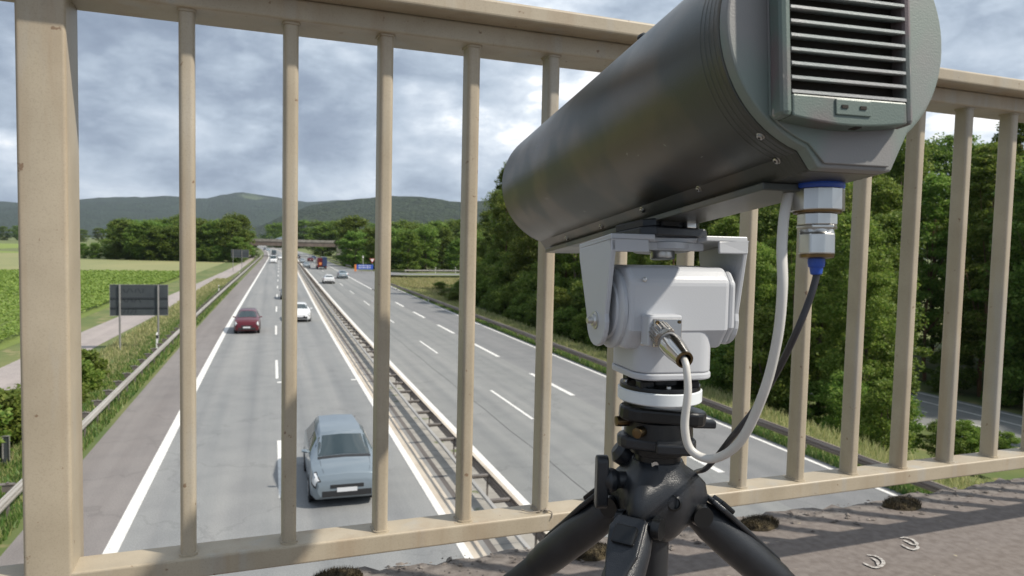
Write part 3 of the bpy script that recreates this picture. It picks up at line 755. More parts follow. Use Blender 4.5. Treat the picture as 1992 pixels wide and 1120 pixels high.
# ------------------------------------------------------------------ vehicles
def car_parts(t, col, L, Wd, H, kind='hatch', low=False, plate=True):
    hw = Wd/2; k = H/1.48
    if kind == 'van':
        st = [(.5, .80, .32, .80, .84, .62), (.475, .93, .24, 1.0, 1.06, .70), (.42, 1.0, .22, 1.12, 1.20, .76), (.36, 1.0, .22, 1.2, 1.30, .80),
              (.22, 1.0, .22, 1.3, H-.05, .80), (.05, 1.0, .22, 1.3, H, .82), (-.44, 1.0, .22, 1.3, H-.02, .82), (-.485, 1.0, .24, 1.25, H-.25, .84), (-.5, .97, .34, .9, 1.0, .86)]
    elif kind == 'sedan':
        st = [(.5, .74, .34, .55, .58, .50), (.475, .90, .24, .68, .72, .62), (.38, .985, .2, .84*k, .89*k, .72), (.21, 1.0, .2, .93*k, .99*k, .74),
              (.04, 1.0, .2, .96*k, H-.06, .60), (-.10, 1.0, .2, .96*k, H, .61), (-.24, 1.0, .2, .97*k, H-.07, .60), (-.40, .985, .22, .98*k, 1.05*k, .72), (-.5, .90, .34, .90*k, .96*k, .66)]
    elif kind == 'mpv':
        st = [(.5, .80, .34, .64, .68, .55), (.478, .93, .24, .84, .90, .66), (.41, .99, .2, .98, 1.04, .74), (.31, 1.0, .2, 1.04, 1.12, .76),
              (.10, 1.0, .2, 1.06, H-.07, .69), (-.04, 1.0, .2, 1.06, H, .70), (-.38, 1.0, .2, 1.08, H-.05, .62), (-.475, .98, .22, 1.05, 1.15, .74), (-.5, .91, .34, .85, .95, .72)]
    elif kind == 'suv':
        st = [(.5, .78, .36, .66, .70, .55), (.475, .93, .26, .86, .91, .66), (.38, .99, .24, .98, 1.04, .74), (.23, 1.0, .24, 1.05, 1.12, .76),
              (.07, 1.0, .24, 1.08, H-.07, .66), (-.08, 1.0, .24, 1.08, H, .67), (-.38, 1.0, .24, 1.10, H-.05, .66), (-.475, .98, .26, 1.08, 1.20, .76), (-.5, .92, .36, .9, .98, .80)]
    else:
        st = [(.5, .76, .34, .56, .60, .52), (.475, .91, .24, .74, .79, .64), (.39, .985, .2, .88, .94, .74), (.23, 1.0, .2, .96, 1.03, .76),
              (.05, 1.0, .2, .98, H-.07, .63), (-.09, 1.0, .2, .98, H, .645), (-.34, 1.0, .2, 1.0, H-.07, .62), (-.47, .98, .22, .99, 1.08, .74), (-.5, .91, .34, .8, .88, .72)]
    def sect(s):
        y, w, zs, zb, zt, wt = s; w *= hw; wt *= hw
        return [(w*.90, zs), (w*.985, zs+.10), (w, zs+(zb-zs)*.55), (w*.955, zb), (wt+.03*(w-wt), zt-(.09 if zt-zb > .2 else .02)), (wt*.86, zt-.012), (0, zt+.012)]
    S = []
    for s in st:
        h_ = sect(s); S.append([(x, s[0]*L, z) for x, z in h_]+[(-x, s[0]*L, z) for x, z in reversed(h_[:-1])])
    nv = 13
    def P(u, v):
        i = min(int(u), len(S)-2); j = min(int(v), nv-2); a = u-i; b_ = v-j
        f = lambda p, q, t_: tuple(p[c]*(1-t_)+q[c]*t_ for c in range(3))
        return Vector(f(f(S[i][j], S[i][j+1], b_), f(S[i+1][j], S[i+1][j+1], b_), a))
    mb = MB(); vs = []; fs = []; us = [i*.5 for i in range(2*(len(S)-1)+1)]
    for u in us: vs += [tuple(P(u, v)) for v in range(nv)]
    for i in range(len(us)-1):
        for j in range(nv-1): fs.append((i*nv+j, (i+1)*nv+j, (i+1)*nv+j+1, i*nv+j+1))
        fs.append((i*nv+nv-1, (i+1)*nv+nv-1, (i+1)*nv, i*nv))
    fs.append(tuple(range(nv))); fs.append(tuple(reversed(range((len(us)-1)*nv, len(us)*nv))))
    mb.add(vs, fs, sm=True); mb.build('body', col, t, angle=32, bevel=.012)
    def patch(name, mt, u0, u1, v0, v1, o_=.006, nu=4, nvv=4, parent=None, taper=0):
        mb = MB(); vs = []; fs = []
        c0 = P((u0+u1)/2, (v0+v1)/2)
        for i in range(nu+1):
            for j in range(nvv+1):
                u = u0+(u1-u0)*i/nu; v = v0+(v1-v0)*j/nvv
                e = .02; p = P(u, v)
                n_ = (P(min(u+e, len(S)-1.001), v)-P(max(u-e, 0), v)).cross(P(u, min(v+e, nv-1.001))-P(u, max(v-e, 0)))
                n_ = n_.normalized() if n_.length > 1e-9 else Vector((0, 0, 1))
                if n_.dot(p-Vector((0, p.y*.6, .7))) < 0: n_ = -n_
                vs.append(p+n_*o_)
        for i in range(nu):
            for j in range(nvv): fs.append((i*(nvv+1)+j, (i+1)*(nvv+1)+j, (i+1)*(nvv+1)+j+1, i*(nvv+1)+j+1))
        mb.add(vs, fs, sm=True); return mb.build(name, mt, parent or t)
    G = M['glass']
    patch('windscreen', G, 3.10, 3.93, 4.12, 7.88, nvv=8)
    patch('rear_window', G, 6.12, 6.88, 4.3, 7.7, nvv=8)
    for (a, b_) in ((3.1, 3.9), (8.1, 8.9)):
        patch('side_window', G, 3.62, 4.95, a, b_, nu=5); patch('side_window', G, 5.06, 6.15 if kind != 'sedan' else 5.92, a, b_, nu=4)
    for (a, b_) in ((2.35, 3.35), (8.65, 9.65)):
        patch('headlight', M['lamp'], .5, 1.4, a, b_, .009)
        patch('tail_light', M['tail'], 7.15, 7.9, a, b_, .008)
    for (a, b_) in ((2.1, 3.5), (8.5, 9.9)): patch('headlight_surround', M['trim'], .35, 1.55, a, b_, .004)
    if L > 4.4:
        for va, vb in ((4.55, 4.62), (7.38, 7.45)): patch('bonnet_gap', M['trim'], 1.2, 2.95, va, vb, .003)
        patch('cowl', M['trim'], 2.92, 3.08, 4.1, 7.9, .004, nvv=8)
        for va in (1.15, 10.8):
            patch('door_gap', M['trim'], 3.35, 3.38, va, va+1.8 if va < 5 else va+.05, .003) if va < 5 else patch('door_gap', M['trim'], 3.35, 3.38, 9.05, 10.85, .003)
        for va, vb in ((1.0, 1.16), (10.84, 11.0)): patch('sill_trim', M['trim'], 2.2, 6.4, va, vb, .006, nu=8)
        for va in (4.2, 7.7): patch('roof_rail', M['trim'], 4.1, 6.2, va, va+.1, .03, nu=8)
    yf = L/2; yr = -L/2; zb = st[0][3]; wf = st[0][1]*hw
    b = MB(); b.box((0, yf-.015, .40), (wf*1.7, .05, .16)); b.build('lower_grille', M['trim'], t, bevel=.01)
    b = MB(); b.box((0, yf-.008, zb-.05), (wf*1.15, .04, .10)); b.build('grille', M['trim'], t, bevel=.01)
    b = MB(); b.box((0, yf+.012, .50), (.52, .02, .11)); b.build('number_plate', M['plate'], t)
    b = MB(); b.box((0, yr-.012, st[8][3]-.14), (.52, .02, .11)); b.build('number_plate', M['plate'], t)
    b = MB(); b.box((0, yr-.004, .42), (Wd*.8, .05, .14)); b.build('rear_bumper', M['trim'], t, bevel=.01)
    for s in (-1, 1):
        b = MB(); b.tube([(s*(hw*.93), L*.145, st[3][3]+.05), (s*(hw+.03), L*.14, st[3][3]+.09), (s*(hw+.15), L*.135, st[3][3]+.10)], [.03, .075, .055], 8, flat=.7)
        b.build('wing_mirror', col, t)
    for s in (-1, 1):
        for yw in (L*.315, -L*.30):
            T = Matrix.Translation((s*(hw-.10), yw, .33)) @ Matrix.Rotation(R_(90)*s, 4, 'Y')
            b = MB(); b.lathe([(.36, .06), (.37, .104)], 24, T=T); b.build('wheel_arch', M['trim'], t)
            w = MB().lathe([(.30, -.1), (.325, -.08), (.33, .0), (.325, .09), (.30, .112), (.22, .114)], 24, T=T).build('tyre', M['tyre'], t)
            b = MB(); b.lathe([(.22, .05), (.215, .112), (.2, .117)], 24, T=T)
            for q in range(5): b.box((.11, 0, .118), (.17, .035, .012), T=T @ Matrix.Rotation(q*1.2566, 4, 'Z'))
            b.build('rim', M['rim'], t)
PA = {'red': paint('dark_red_paint', (.11, .006, .014), .28), 'silver': paint('silver_paint', (.34, .40, .44), .3, .5), 'steel': paint('blue_grey_paint', (.22, .265, .30), .32, .45),
      'white': paint('white_paint', (.70, .71, .72), .3, .0), 'dark': paint('dark_grey_paint', (.05, .055, .065), .3), 'blue': paint('dark_blue_paint', (.03, .05, .12), .3)}
def car(px, py, lane_x, toward, name, label, cat, col, L, Wd, H, kind, group=None):
    p = at(px, py, 0); y = p.y + (L/2 if not toward else L/2)
    x = p.x if lane_x is None else lane_x+off(y)
    dx = (off(y+5)-off(y-5))/10
    t = thing(name, label, cat, (x, y, .0), (math.pi if toward else 0)-math.atan(dx), group)
    car_parts(t, PA[col], L, Wd, H, kind); return t
car(472, 650, -1.75, True, 'red_car', 'dark red hatchback driving towards the bridge in the left lane beside the hard shoulder', 'car', 'red', 4.2, 1.78, 1.66, 'mpv')
car(655, 989, 1.93, True, 'silver_suv', 'large silver blue car in the foreground driving towards the bridge beside the median', 'car', 'steel', 4.5, 1.88, 1.62, 'mpv')
car(578, 627, 2.25, True, 'white_car', 'white car half hidden behind a baluster, following the silver blue car', 'car', 'white', 4.4, 1.80, 1.5, 'hatch')
car(548, 583, 1.6, True, 'dark_car', 'dark car mostly hidden behind a baluster in the distance', 'car', 'dark', 4.4, 1.78, 1.5, 'sedan')
car(532, 512, None, True, 'white_van', 'pale van far off, driving towards the bridge', 'van', 'white', 5.2, 2.0, 2.3, 'van')
car(533, 499, None, True, 'green_van', 'dark van directly behind the distant pale van', 'van', 'dark', 5.6, 2.0, 2.6, 'van')
far = 'tiny cars near the far bridge'
car(515, 486.5, None, True, 'small_car', 'tiny dark car beyond the far bridge, left one', 'car', 'dark', 4.3, 1.8, 1.5, 'sedan')
car(522, 488, None, True, 'small_car', 'tiny silver car beyond the far bridge, right one', 'car', 'silver', 4.3, 1.8, 1.5, 'sedan')
car(546, 505, None, True, 'small_car', 'tiny white car just left of the second baluster, right of the pale van', 'car', 'white', 4.3, 1.8, 1.5, 'hatch')
car(631, 552, 8.25, False, 'white_car', 'white saloon driving away, nearest on the right carriageway', 'car', 'white', 4.5, 1.82, 1.42, 'sedan')
car(652, 542, 11.8, False, 'silver_car', 'silver car driving away in the right lane near the slip road', 'car', 'silver', 4.3, 1.8, 1.5, 'hatch')
car(597, 521, None, False, 'silver_car', 'silver car driving away beside the median, left of the red truck', 'car', 'silver', 4.4, 1.8, 1.45, 'sedan')
car(589, 512, None, False, 'silver_car', 'small distant silver car ahead of the silver car beside the median', 'car', 'silver', 4.4, 1.8, 1.45, 'sedan')
car(580, 503, None, False, 'dark_car', 'small dark car next to the baluster, farthest beside the median', 'car', 'dark', 4.4, 1.8, 1.5, 'hatch')
car(604, 509, None, False, 'red_car', 'small distant dark red car ahead of the red truck', 'car', 'red', 4.3, 1.8, 1.5, 'hatch')
car(611, 505, None, False, 'blue_car', 'small distant dark blue car ahead of the dark red car', 'car', 'blue', 4.3, 1.8, 1.5, 'hatch')
# truck seen from behind
p = at(627, 524, 0)
t = thing('truck', 'truck with red tailgate and dark blue load driving away on the right carriageway', 'truck', (p.x, p.y+4, 0), 0)
b = MB(); b.box((-.55, -.2, 1.75), (1.15, 6.4, 2.0)); b.build('cargo_box', PA['red'], t, bevel=.03)
b = MB(); b.box((.60, -.2, 1.85), (1.10, 6.2, 2.2)); b.build('tarpaulin', PA['blue'], t, bevel=.05)
b = MB(); b.box((0, 3.6, 1.5), (2.2, 1.5, 2.0)); b.build('cab', PA['red'], t, bevel=.1)
b = MB(); b.box((0, 0, .62), (2.1, 7.6, .22)); b.build('chassis', M['trim'], t)
b = MB(); b.box((-.45, -3.42, 1.4), (.62, .03, .6)); b.build('tailgate_panel', M['orange'], t)
for s in (-1, 1):
    for yw in (-2.4, 2.9):
        b = MB(); b.lathe([(.40, -.14), (.45, -.1), (.45, .1), (.40, .14)], 20, T=Matrix.Translation((s*.95, yw, .45)) @ Matrix.Rotation(R_(90), 4, 'Y')); b.build('wheel', M['tyre'], t)
    b = MB(); b.box((s*.85, -3.83, .65), (.3, .03, .14)); b.build('tail_light', M['tail'], t)
# car crossing the overpass
t = thing('small_car', 'tiny pale car crossing the far concrete bridge', 'car', (off(322)+1.5, 322, 6.64), R_(86)); car_parts(t, PA['silver'], 4.3, 1.8, 1.5, 'hatch')

# ------------------------------------------------------------------ trees
LB = 'leafy tree in the dense wood on the right beside the motorway'
def forest(protos, spots, label, group, name='leafy_tree', smin=.85, smax=1.15, z=-.6, seed=1):
    rs = random.Random(seed)
    for i, sp_ in enumerate(spots):
        x, y = sp_[0], sp_[1]; src = protos[rs.randrange(len(protos))]; s = smin+(smax-smin)*rs.random()
        if len(sp_) > 2: s = sp_[2]
        if src.get('used') is None:
            src['used'] = 1; r = src; r.location = (x, y, z+gz(x, y)+.6 if z == -.6 else z); r.rotation_euler = (0, 0, rs.random()*6.28); r.scale = (s, s, s); r['label'] = label; r['group'] = group
        else:
            wide = 1.25 if src.name.startswith('broadleaf') else 1.0
            r = copy_thing(src, (x, y, z+gz(x, y)+.6 if z == -.6 else z), rs.random()*6.28, (s*wide, s*wide, s*(.92+.16*rs.random())), label, group)
            if 'used' in r: del r['used']
def clean(protos):
    for p_ in protos:
        if p_.get('used') is not None: del p_['used']
near = [make_tree('leafy_tree', LB, 'tree', 16.5, 2.2, 3.3, 34000, .21, M['leaf'], M['bark'], 11, 150, 1.1, clump_r=.75),
        make_tree('leafy_tree', LB, 'tree', 15.5, 1.6, 3.7, 38000, .20, M['leaf2'], M['bark'], 12, 170, .9, clump_r=.85),
        make_tree('leafy_tree', LB, 'tree', 17.0, 3.0, 2.7, 24000, .21, M['leaf'], M['bark_o'], 13, 110, 1.2, clump_r=.65, trunk_r=.14)]
G1 = 'trees of the wood right of the motorway'
rs = random.Random(5)
sp_ = [(26.2, 35, .55), (27.4, 40, .66), (26.6, 45, .72), (28.2, 50, .82), (27.0, 55, .85), (28.8, 60, .92), (28.0, 66, .95), (29.4, 71, 1.0), (28.6, 78, 1.0), (29.8, 84, 1.02), (29.2, 91, 1.0), (31.6, 96, 1.0)]
for y in range(44, 112, 6): sp_ += [(33.5+rs.random()*2, y+rs.random()*3), (39.5+rs.random()*2, y+rs.random()*4)]
for y in range(4, 60, 6): sp_ += [(50.5+rs.random()*2.5, y+rs.random()*3, .98+.25*rs.random()), (56.5+rs.random()*3, y+rs.random()*3, 1.05+.35*rs.random())]
sp_ += [(25.6, 24.5, .52), (26.4, 28, .60), (25.8, 31.5, .60), (29.0, 26, .66), (30.2, 31, .74), (31.5, 36, .8), (33.5, 29, .8), (34.6, 35, .86), (32.4, 41, .9), (35.5, 40, .92), (36.0, 24.5, .62)]
for y in range(2, 64, 5): sp_ += [(63+rs.random()*4, y+rs.random()*4, 1.2+.2*rs.random()), (72+rs.random()*4, y+rs.random()*4, 1.35)]
for y in range(56, 112, 8): sp_ += [(46+rs.random()*4, y, 1.05)]
sp_ = [q for q in sp_ if not (q[0] < 37 and q[0]/q[1] > 1.0)]
forest(near, sp_, LB, G1, seed=3); clean(near)
# hedge shrubs at the foot of the wood
LS = 'dark green shrub at the foot of the wood behind the right guard rail'
shr = [make_tree('shrub', LS, 'shrub', 3.6, .1, 2.1, 11000, .17, M['leaf2'], M['bark'], 21, 60, .5, clump_r=.6, trunk_r=.05, limbs=5),
       make_tree('shrub', LS, 'shrub', 4.6, .1, 1.9, 11000, .17, M['leaf'], M['bark'], 22, 60, .6, clump_r=.6, trunk_r=.05, limbs=5)]
sp_ = []
for y in range(30, 96, 3): sp_.append((23.6+rs.random()*1.8, y+rs.random()*1.5, .7+.4*rs.random()))
for y in range(34, 96, 4): sp_.append((26.2+rs.random()*1.8, y+rs.random()*1.5, 1.0+.5*rs.random()))
for y in range(2, 44, 4): sp_.append((49.0+rs.random()*1.2, y+rs.random()*1.5, .8+.4*rs.random()))
for y in (22, 24.5, 27, 29.5): sp_ += [(24.4+rs.random(), y, .6), (27.5+rs.random(), y+1, .9), (30.6+rs.random(), y+2, .9), (34.0+rs.random(), y+1, .8)]
sp_ = [q for q in sp_ if not (q[0] < 37 and q[0]/q[1] > 1.04)]
forest(shr, sp_, LS, 'shrubs along the edge of the right wood', 'shrub', seed=9)
for i, (px, py, s_) in enumerate(((1815, 868, .42), (1850, 872, .36), (1892, 868, .34), (1935, 872, .25))):
    p = at(px, py, -1.8); copy_thing(shr[i % 2], (p.x+.8, p.y, -2.3), i*2.1, (s_*1.2, s_*1.2, s_), 'low shrub on the bank below the side road at the far right', 'low shrubs on the bank by the side road')
# bushes between the farm track and the left rail
LH = ['bright green bush between the farm track and the guard rail, right of the railing post', 'bright green bush at the left edge between the farm track and the guard rail']
hb = make_tree('bush', LH[0], 'bush', 1.7, .05, 1.25, 9000, .15, M['leaf'], M['bark'], 31, 50, .3, clump_r=.42, trunk_r=.03, limbs=4, group='bright green bushes beside the farm track')
hb.location = (-9.4, 40.5, -1.0); hb.scale = (1.1, 1.7, 1.0)
for (x, y, s, l) in ((-9.7, 44.2, 1.0, 'bright green bush nearest the large dark sign, farthest of the row beside the guard rail'), (-9.2, 37.2, .9, 'bright green bush hidden partly by the big railing post, between track and guard rail'), (-9.9, 31.5, 1.15, LH[1]), (-9.6, 28.2, 1.1, 'lowest bright green bush at the left edge just above the small dark sign panel'), (-10.2, 34.5, .9, 'bright green bush close to the farm track just left of the big railing post')):
    copy_thing(hb, (x, y, -1.0), y, (s, s*1.5, s), l)
# low bushes in the dry meadow
lb = 'low green thicket in the dry grass before the slip road'
for i, (x, y, s) in enumerate(((24, 100, .75), (27, 106, .8), (30, 112, .85), (26, 116, .6), (33, 118, .8), (22.5, 92, .6), (31, 104, .85))):
    copy_thing(shr[i % 2], (x, y, -.8), i*1.3, (s*1.3, s*1.3, s*.55), lb, 'low thicket in the dry grass')
clean(shr)
for o_ in list(bpy.data.objects):
    if 'used' in o_: del o_['used']
# mid distance trees: cluster right of the far bridge
LM = 'rounded green tree in the cluster behind the slip road'
mid = [make_tree('broadleaf_tree', LM, 'tree', 13, .6, 5.2, 9000, .52, M['leaf3'], M['bark'], 41, 75, .5, clump_r=1.5, trunk_r=.25),
       make_tree('broadleaf_tree', LM, 'tree', 14, .8, 4.6, 9000, .50, M['leaf2'], M['bark'], 42, 75, .8, clump_r=1.4, trunk_r=.25),
       make_tree('broadleaf_tree', LM, 'tree', 12, .4, 5.6, 9000, .52, M['leaf3'], M['bark'], 43, 75, .3, clump_r=1.7, trunk_r=.25)]
sp_ = []
for i in range(11): sp_.append((24+7.0*i+rs.random()*3, 184+i*1.5+rs.random()*6, .6+.2*rs.random()))
for i in range(12): sp_.append((22+7.5*i+rs.random()*3, 202+rs.random()*8, .8+.14*rs.random()))
for i in range(12): sp_.append((24+9*i+rs.random()*3, 232+rs.random()*12, .98+.14*rs.random()))
for i in range(7): sp_.append((33+5*rs.random(), 210+13*i, .8+.15*rs.random()))
forest(mid, sp_, LM, 'trees behind the slip road', seed=12, z=-.6)
for o_ in mid: o_['used'] = 1
# left grove
LG = 'rounded green tree of the grove in the fields on the left'
sp_ = []
for i in range(9): sp_.append((-13-5.6*i, 268+i*1.5+rs.random()*5, .84+.14*rs.random()))
for i in range(10): sp_.append((-12-6.2*i, 286+rs.random()*8+i, 1.0+.12*rs.random()))
for i in range(10): sp_.append((-14-6.6*i, 308+rs.random()*12, 1.06+.12*rs.random()))
for i in range(7): sp_.append((-66-2.5*rs.random()+i*2, 318+9*i, 1.05+.14*rs.random()))
sp_ += [(-10.5, 262, .6), (-11.5, 300, .85), (-11.0, 330, .9)]
sp_ = [q for q in sp_ if q[0]/q[1] > -.178]
forest(mid, sp_, LG, 'trees of the left grove', seed=13, z=-1.0)
for i in range(22):
    y = 258+3.2*i; x = -12.5-2.35*i
    copy_thing(mid[i % 3], (x+rs.random()*2, 262+1.1*i+rs.random()*3, -1.0), i*1.7, (.42, .42, .34+.12*rs.random()), 'low leafy shrub at the foot of the left grove', 'shrubs at the foot of the left grove')
# shrub at the left end of the grove, dark far trees
copy_thing(mid[2], (-74, 345, -1), 1, (.42, .42, .36), 'lone small shrub left of the grove', None)
LF = 'dark tree in the distant row beyond the fields on the left'
sp_ = []
for i in range(20): sp_.append((-380-22*i+rs.random()*10, 820+rs.random()*50, 1.5+.5*rs.random()))
for i in range(16): sp_.append((-160-17*i+rs.random()*8, 960+rs.random()*40, 1.1+.5*rs.random()))
forest(mid, sp_, LF, 'dark tree row beyond the fields', seed=14, z=-1.2)
LR = 'hazy green tree beyond the far bridge'
sp_ = []
for i in range(14): sp_.append((24+9*i, 345+rs.random()*25, 1.15+.35*rs.random()))
for i in range(14): sp_.append((6+11*i, 640+rs.random()*70, 1.5+.5*rs.random()))
for i in range(4): sp_.append((-40-9*i, 430+rs.random()*40, 1.0+.3*rs.random()))
forest(mid, sp_, LR, 'trees beyond the far bridge', seed=15, z=-1.0)
for o_ in mid:
    if 'used' in o_: del o_['used']

# ------------------------------------------------------------------ ground cover
rn = np.random.RandomState(3)
def offv(y): return np.interp(y, OY, OX)
# crop: rows of leafy plants
n = 170000
yy = 22 + (176-22)*rn.rand(n)**1.25; depth_ = rn.rand(n)**1.5
row = np.floor(depth_*58)*1.55; xx = -19.2 + (yy-22)*.012 - row - rn.normal(size=n)*.30
hh = .25+.75*rn.rand(n); hh *= 1-.25*(np.abs(np.sin(yy*.7+row))**2)
hh = .34+hh*.36; C = np.stack([xx, yy, -.98+hh], 1); keep = (xx > -150)
C = C[keep]; dist = np.hypot(C[:, 0], C[:, 1])
o = put('crop_plants', leaf_mesh('crop_plants', C, (.075+.0024*dist)*(.7+.6*rn.rand(len(C))), M['cropleaf'], seed=5, upbias=1.1))
tag(o, 'low bright green crop growing in rows in the field left of the farm track', 'crop', kind='stuff')
# verge grass
def grass(name, n, fx, fy, fz, h, mt, label, seed, w=.02, cat='grass'):
    rg = np.random.RandomState(seed); y = fy(rg.rand(n)); x = fx(rg.rand(n), y)
    C = np.stack([x+offv(y), y, fz(x)], 1); d = np.hypot(x, y)
    me = blade_mesh(name, C, h*(.5+rg.rand(n)), mt, seed, w=(w+.0006*d)[:, None])
    return tag(put(name, me), label, cat, kind='stuff')
gzv = np.vectorize(gz)
grass('verge_grass', 42000, lambda r, y: -5.75-r*3.6, lambda r: 14+110*r**1.5, gzv, .20, M['blade'], 'green grass of the verge around the left guard rail', 1, .012)
grass('tall_grass', 16000, lambda r, y: -8.2-r*3.0, lambda r: 24+130*r**1.4, gzv, .26, M['drybl'], 'taller pale grass between the left guard rail and the farm track', 2, .013)
grass('verge_grass', 40000, lambda r, y: 17.5+r*2.2, lambda r: 16+95*r**1.4, gzv, .17, M['blade'], 'green grass of the verge around the right guard rail', 3, .012)
grass('tall_grass', 30000, lambda r, y: 18.6+r*3.6, lambda r: 16+100*r**1.3, gzv, .36, M['drybl'], 'tall dry grass between the right guard rail and the wood', 4, .012)
grass('meadow_grass', 26000, lambda r, y: 19.5+r*34, lambda r: 88+66*r, gzv, .35, M['drybl'], 'dry golden grass in the meadow before the slip road', 6, .03)
C = np.stack([-10.3-rn.rand(9000)*1.6, 24+70*rn.rand(9000), -1+.25*rn.rand(9000)], 1)

# ------------------------------------------------------------------ the bridge the photographer stands on
DECK = -.80                                   # deck level below the lens
P0 = camspace(-.7, 1.2, 0); P1 = camspace(-.7+.932*1, 1.2+.364, 0)
RANG = math.atan2(P1.y-P0.y, P1.x-P0.x)
def rail_thing(name, label, cat, s=0, y=0, z=DECK, group=None):
    c, s_ = math.cos(RANG), math.sin(RANG)
    return thing(name, label, cat, (P0.x+c*s-s_*y, P0.y+s_*s+c*y, CAM_H+z), RANG, group)
RM = Matrix.Translation((P0.x, P0.y, CAM_H+DECK)) @ Matrix.Rotation(RANG, 4, 'Z')   # rail frame: x along, y outwards, z above deck
rs = np.random.RandomState(8)
mb = MB()
# deck slab with an uneven, crumbling outer edge
xs = list(np.arange(-3, 7, .035)); vs = []; fs = []
xs = [-26, -12] + xs + [12, 30]
ysl = [-6, -3, -1.2, -.5, -.2, 0, .06, .14, .22, .30, .345]
for x in xs:
    e = .390+.010*math.sin(x*5.1)+.007*math.sin(x*13.7+1)+.010*(rs.rand()-.5)
    for y in ysl: vs.append((x, y, (rs.rand()-.5)*(.0008 if y < .27 else .005)))
    vs.append((x, e, -.004+(rs.rand()-.5)*.014)); vs.append((x, e+.012, -.06)); vs.append((x, .37, -.10)); vs.append((x, .37, -1.0)); vs.append((x, -6, -1.0))
n = len(ysl)+5
mi = []
for i in range(len(xs)-1):
    for j in range(n): fs.append((i*n+j, i*n+(j+1) % n, (i+1)*n+(j+1) % n, (i+1)*n+j)); mi.append(1 if 9 <= j <= 13 else 0)
o_ = len(mb.v); mb.v = vs; mb.f = fs; mb.mi = mi; mb.sm = [True]*len(fs)
o = mb.build('bridge_deck', [M['deck'], M['rubble']], angle=60); o.matrix_world = RM; struct(o)
# pebbles and grit along the edge
mb = MB()
for i in range(900):
    x = -1.0+rs.rand()*5.5; y = .22+.165*rs.rand()**.6; r = .0018+.006*rs.rand()**3
    T = Matrix.Translation((x, y, .002)) @ Matrix.Rotation(rs.rand()*6.28, 4, 'Z') @ Matrix.Diagonal((r*(1+rs.rand()), r, r*.7, 1))
    a = [(math.cos(k*1.257), math.sin(k*1.257), 0) for k in range(5)]+[(.2, .1, .9)]
    mb.add(a, [(k, (k+1) % 5, 5) for k in range(5)], 0, False, T)
o = mb.build('grit', M['rubble']); o.matrix_world = RM; tag(o, 'loose grit and crumbled mortar along the outer deck edge', 'grit', kind='stuff')
# moss cushions on the edge
def to_rail(p): return RM.inverted() @ Vector(p)
for i, (px, py, w, lab) in enumerate(((1755, 984, .068, 'brown dried moss cushion on the deck edge, rightmost and fully visible'), (1478, 1022, .062, 'brown dried moss cushion on the deck edge right behind the right tripod leg'),
                          (1398, 1036, .040, 'small brown moss cushion seen between the tripod legs'), (1150, 1078, .062, 'brown dried moss cushion behind the left tripod leg'), (655, 1128, .06, 'brown moss cushion under the bottom rail at the lower edge of the photo'))):
    p = to_rail(at(px, py, CAM_H+DECK)); t = rail_thing('moss_cushion', lab, 'moss', p.x, min(p.y, .345), DECK, 'moss cushions on the deck edge')
    mb = MB(); prof = [(w*math.cos(a), .020*math.sin(a)) for a in np.linspace(0, 1.5, 8)]; mb.lathe(prof, 30)
    mb.v = [(x*(1+.10*math.sin(5*math.atan2(y, x))), y*.62*(1+.1*math.sin(3*math.atan2(y, x))), z*(1+.25*rs.rand())) for x, y, z in mb.v]
    mb.build('cushion', M['moss'], t)
    k = 1500; a = rs.rand(k)*6.28; q = np.sqrt(rs.rand(k)); C = np.stack([w*q*np.cos(a), w*.62*q*np.sin(a), .017*np.sqrt(1-q*q*.9)], 1)
    put('fibres', blade_mesh('fibres', C, .011*(.4+rs.rand(k)), M['moss'], i, w=.0009), t)
# chalk marks
def stroke(pts, w):
    mb = MB(); q = [at(1600+x/5.08, 920+y/5.08, CAM_H+DECK) for x, y in pts]; q = smooth_curve(q, 5); vs = []; fs = []
    for i, p in enumerate(q):
        d = (q[min(i+1, len(q)-1)]-q[max(i-1, 0)]).normalized(); nn = Vector((-d.y, d.x, 0)); e = min(1, .35+min(i, len(q)-1-i)*.2)
        vs += [p+nn*w*e+Vector((0, 0, .0035)), p-nn*w*e+Vector((0, 0, .0035))]
    for i in range(len(q)-1): fs.append((2*i, 2*i+1, 2*i+3, 2*i+2))
    mb.add(vs, fs); return mb
for strokes in (([(765, 650), (830, 648), (895, 672), (935, 712), (890, 716), (850, 695), (800, 672)], [(935, 720), (940, 750), (900, 768), (830, 745), (780, 715)]),
                ([(440, 820), (520, 830), (580, 862), (603, 900), (575, 932), (520, 945), (450, 922), (400, 895)], [(480, 845), (540, 885), (545, 925)])):
    mb = MB()
    for s_ in strokes:
        q = stroke(s_, .0044); mb.add(q.v, q.f)
    struct(mb.build('chalk_mark', M['chalk']))

# ------------------------------------------------------------------ railing
rl = rail_thing('bridge_railing', 'cream painted steel bridge railing with upright flat bars in the foreground', 'railing')
zb, zt = -.5615-DECK, .386-DECK
b = MB(); b.box((3, .035, zb-.0185), (15, .07, .037)); b.build('bottom_rail', M['paint_rail'], rl, bevel=.004, segs=3)
b = MB(); b.box((3, .055, zt+.019), (15, .11, .038)); b.build('upper_rail', M['paint_rail'], rl, bevel=.005, segs=3)
b = MB(); b.box((3, .055, zt+.0535), (15, .22, .031)); b.build('handrail', M['paint_rail'], rl, bevel=.005, segs=3)
def rbox(mb, x0, x1, y0, y1, z0, z1, r, k=5):
    poly = []
    for cx, cy, a0 in ((x1-r, y1-r, 0), (x0+r, y1-r, 90), (x0+r, y0+r, 180), (x1-r, y0+r, 270)):
        for i in range(k+1): a = R_(a0+90*i/k); poly.append((cx+r*math.cos(a), cy+r*math.sin(a)))
    mb.prism(poly, z0, z1, sm=True); return mb
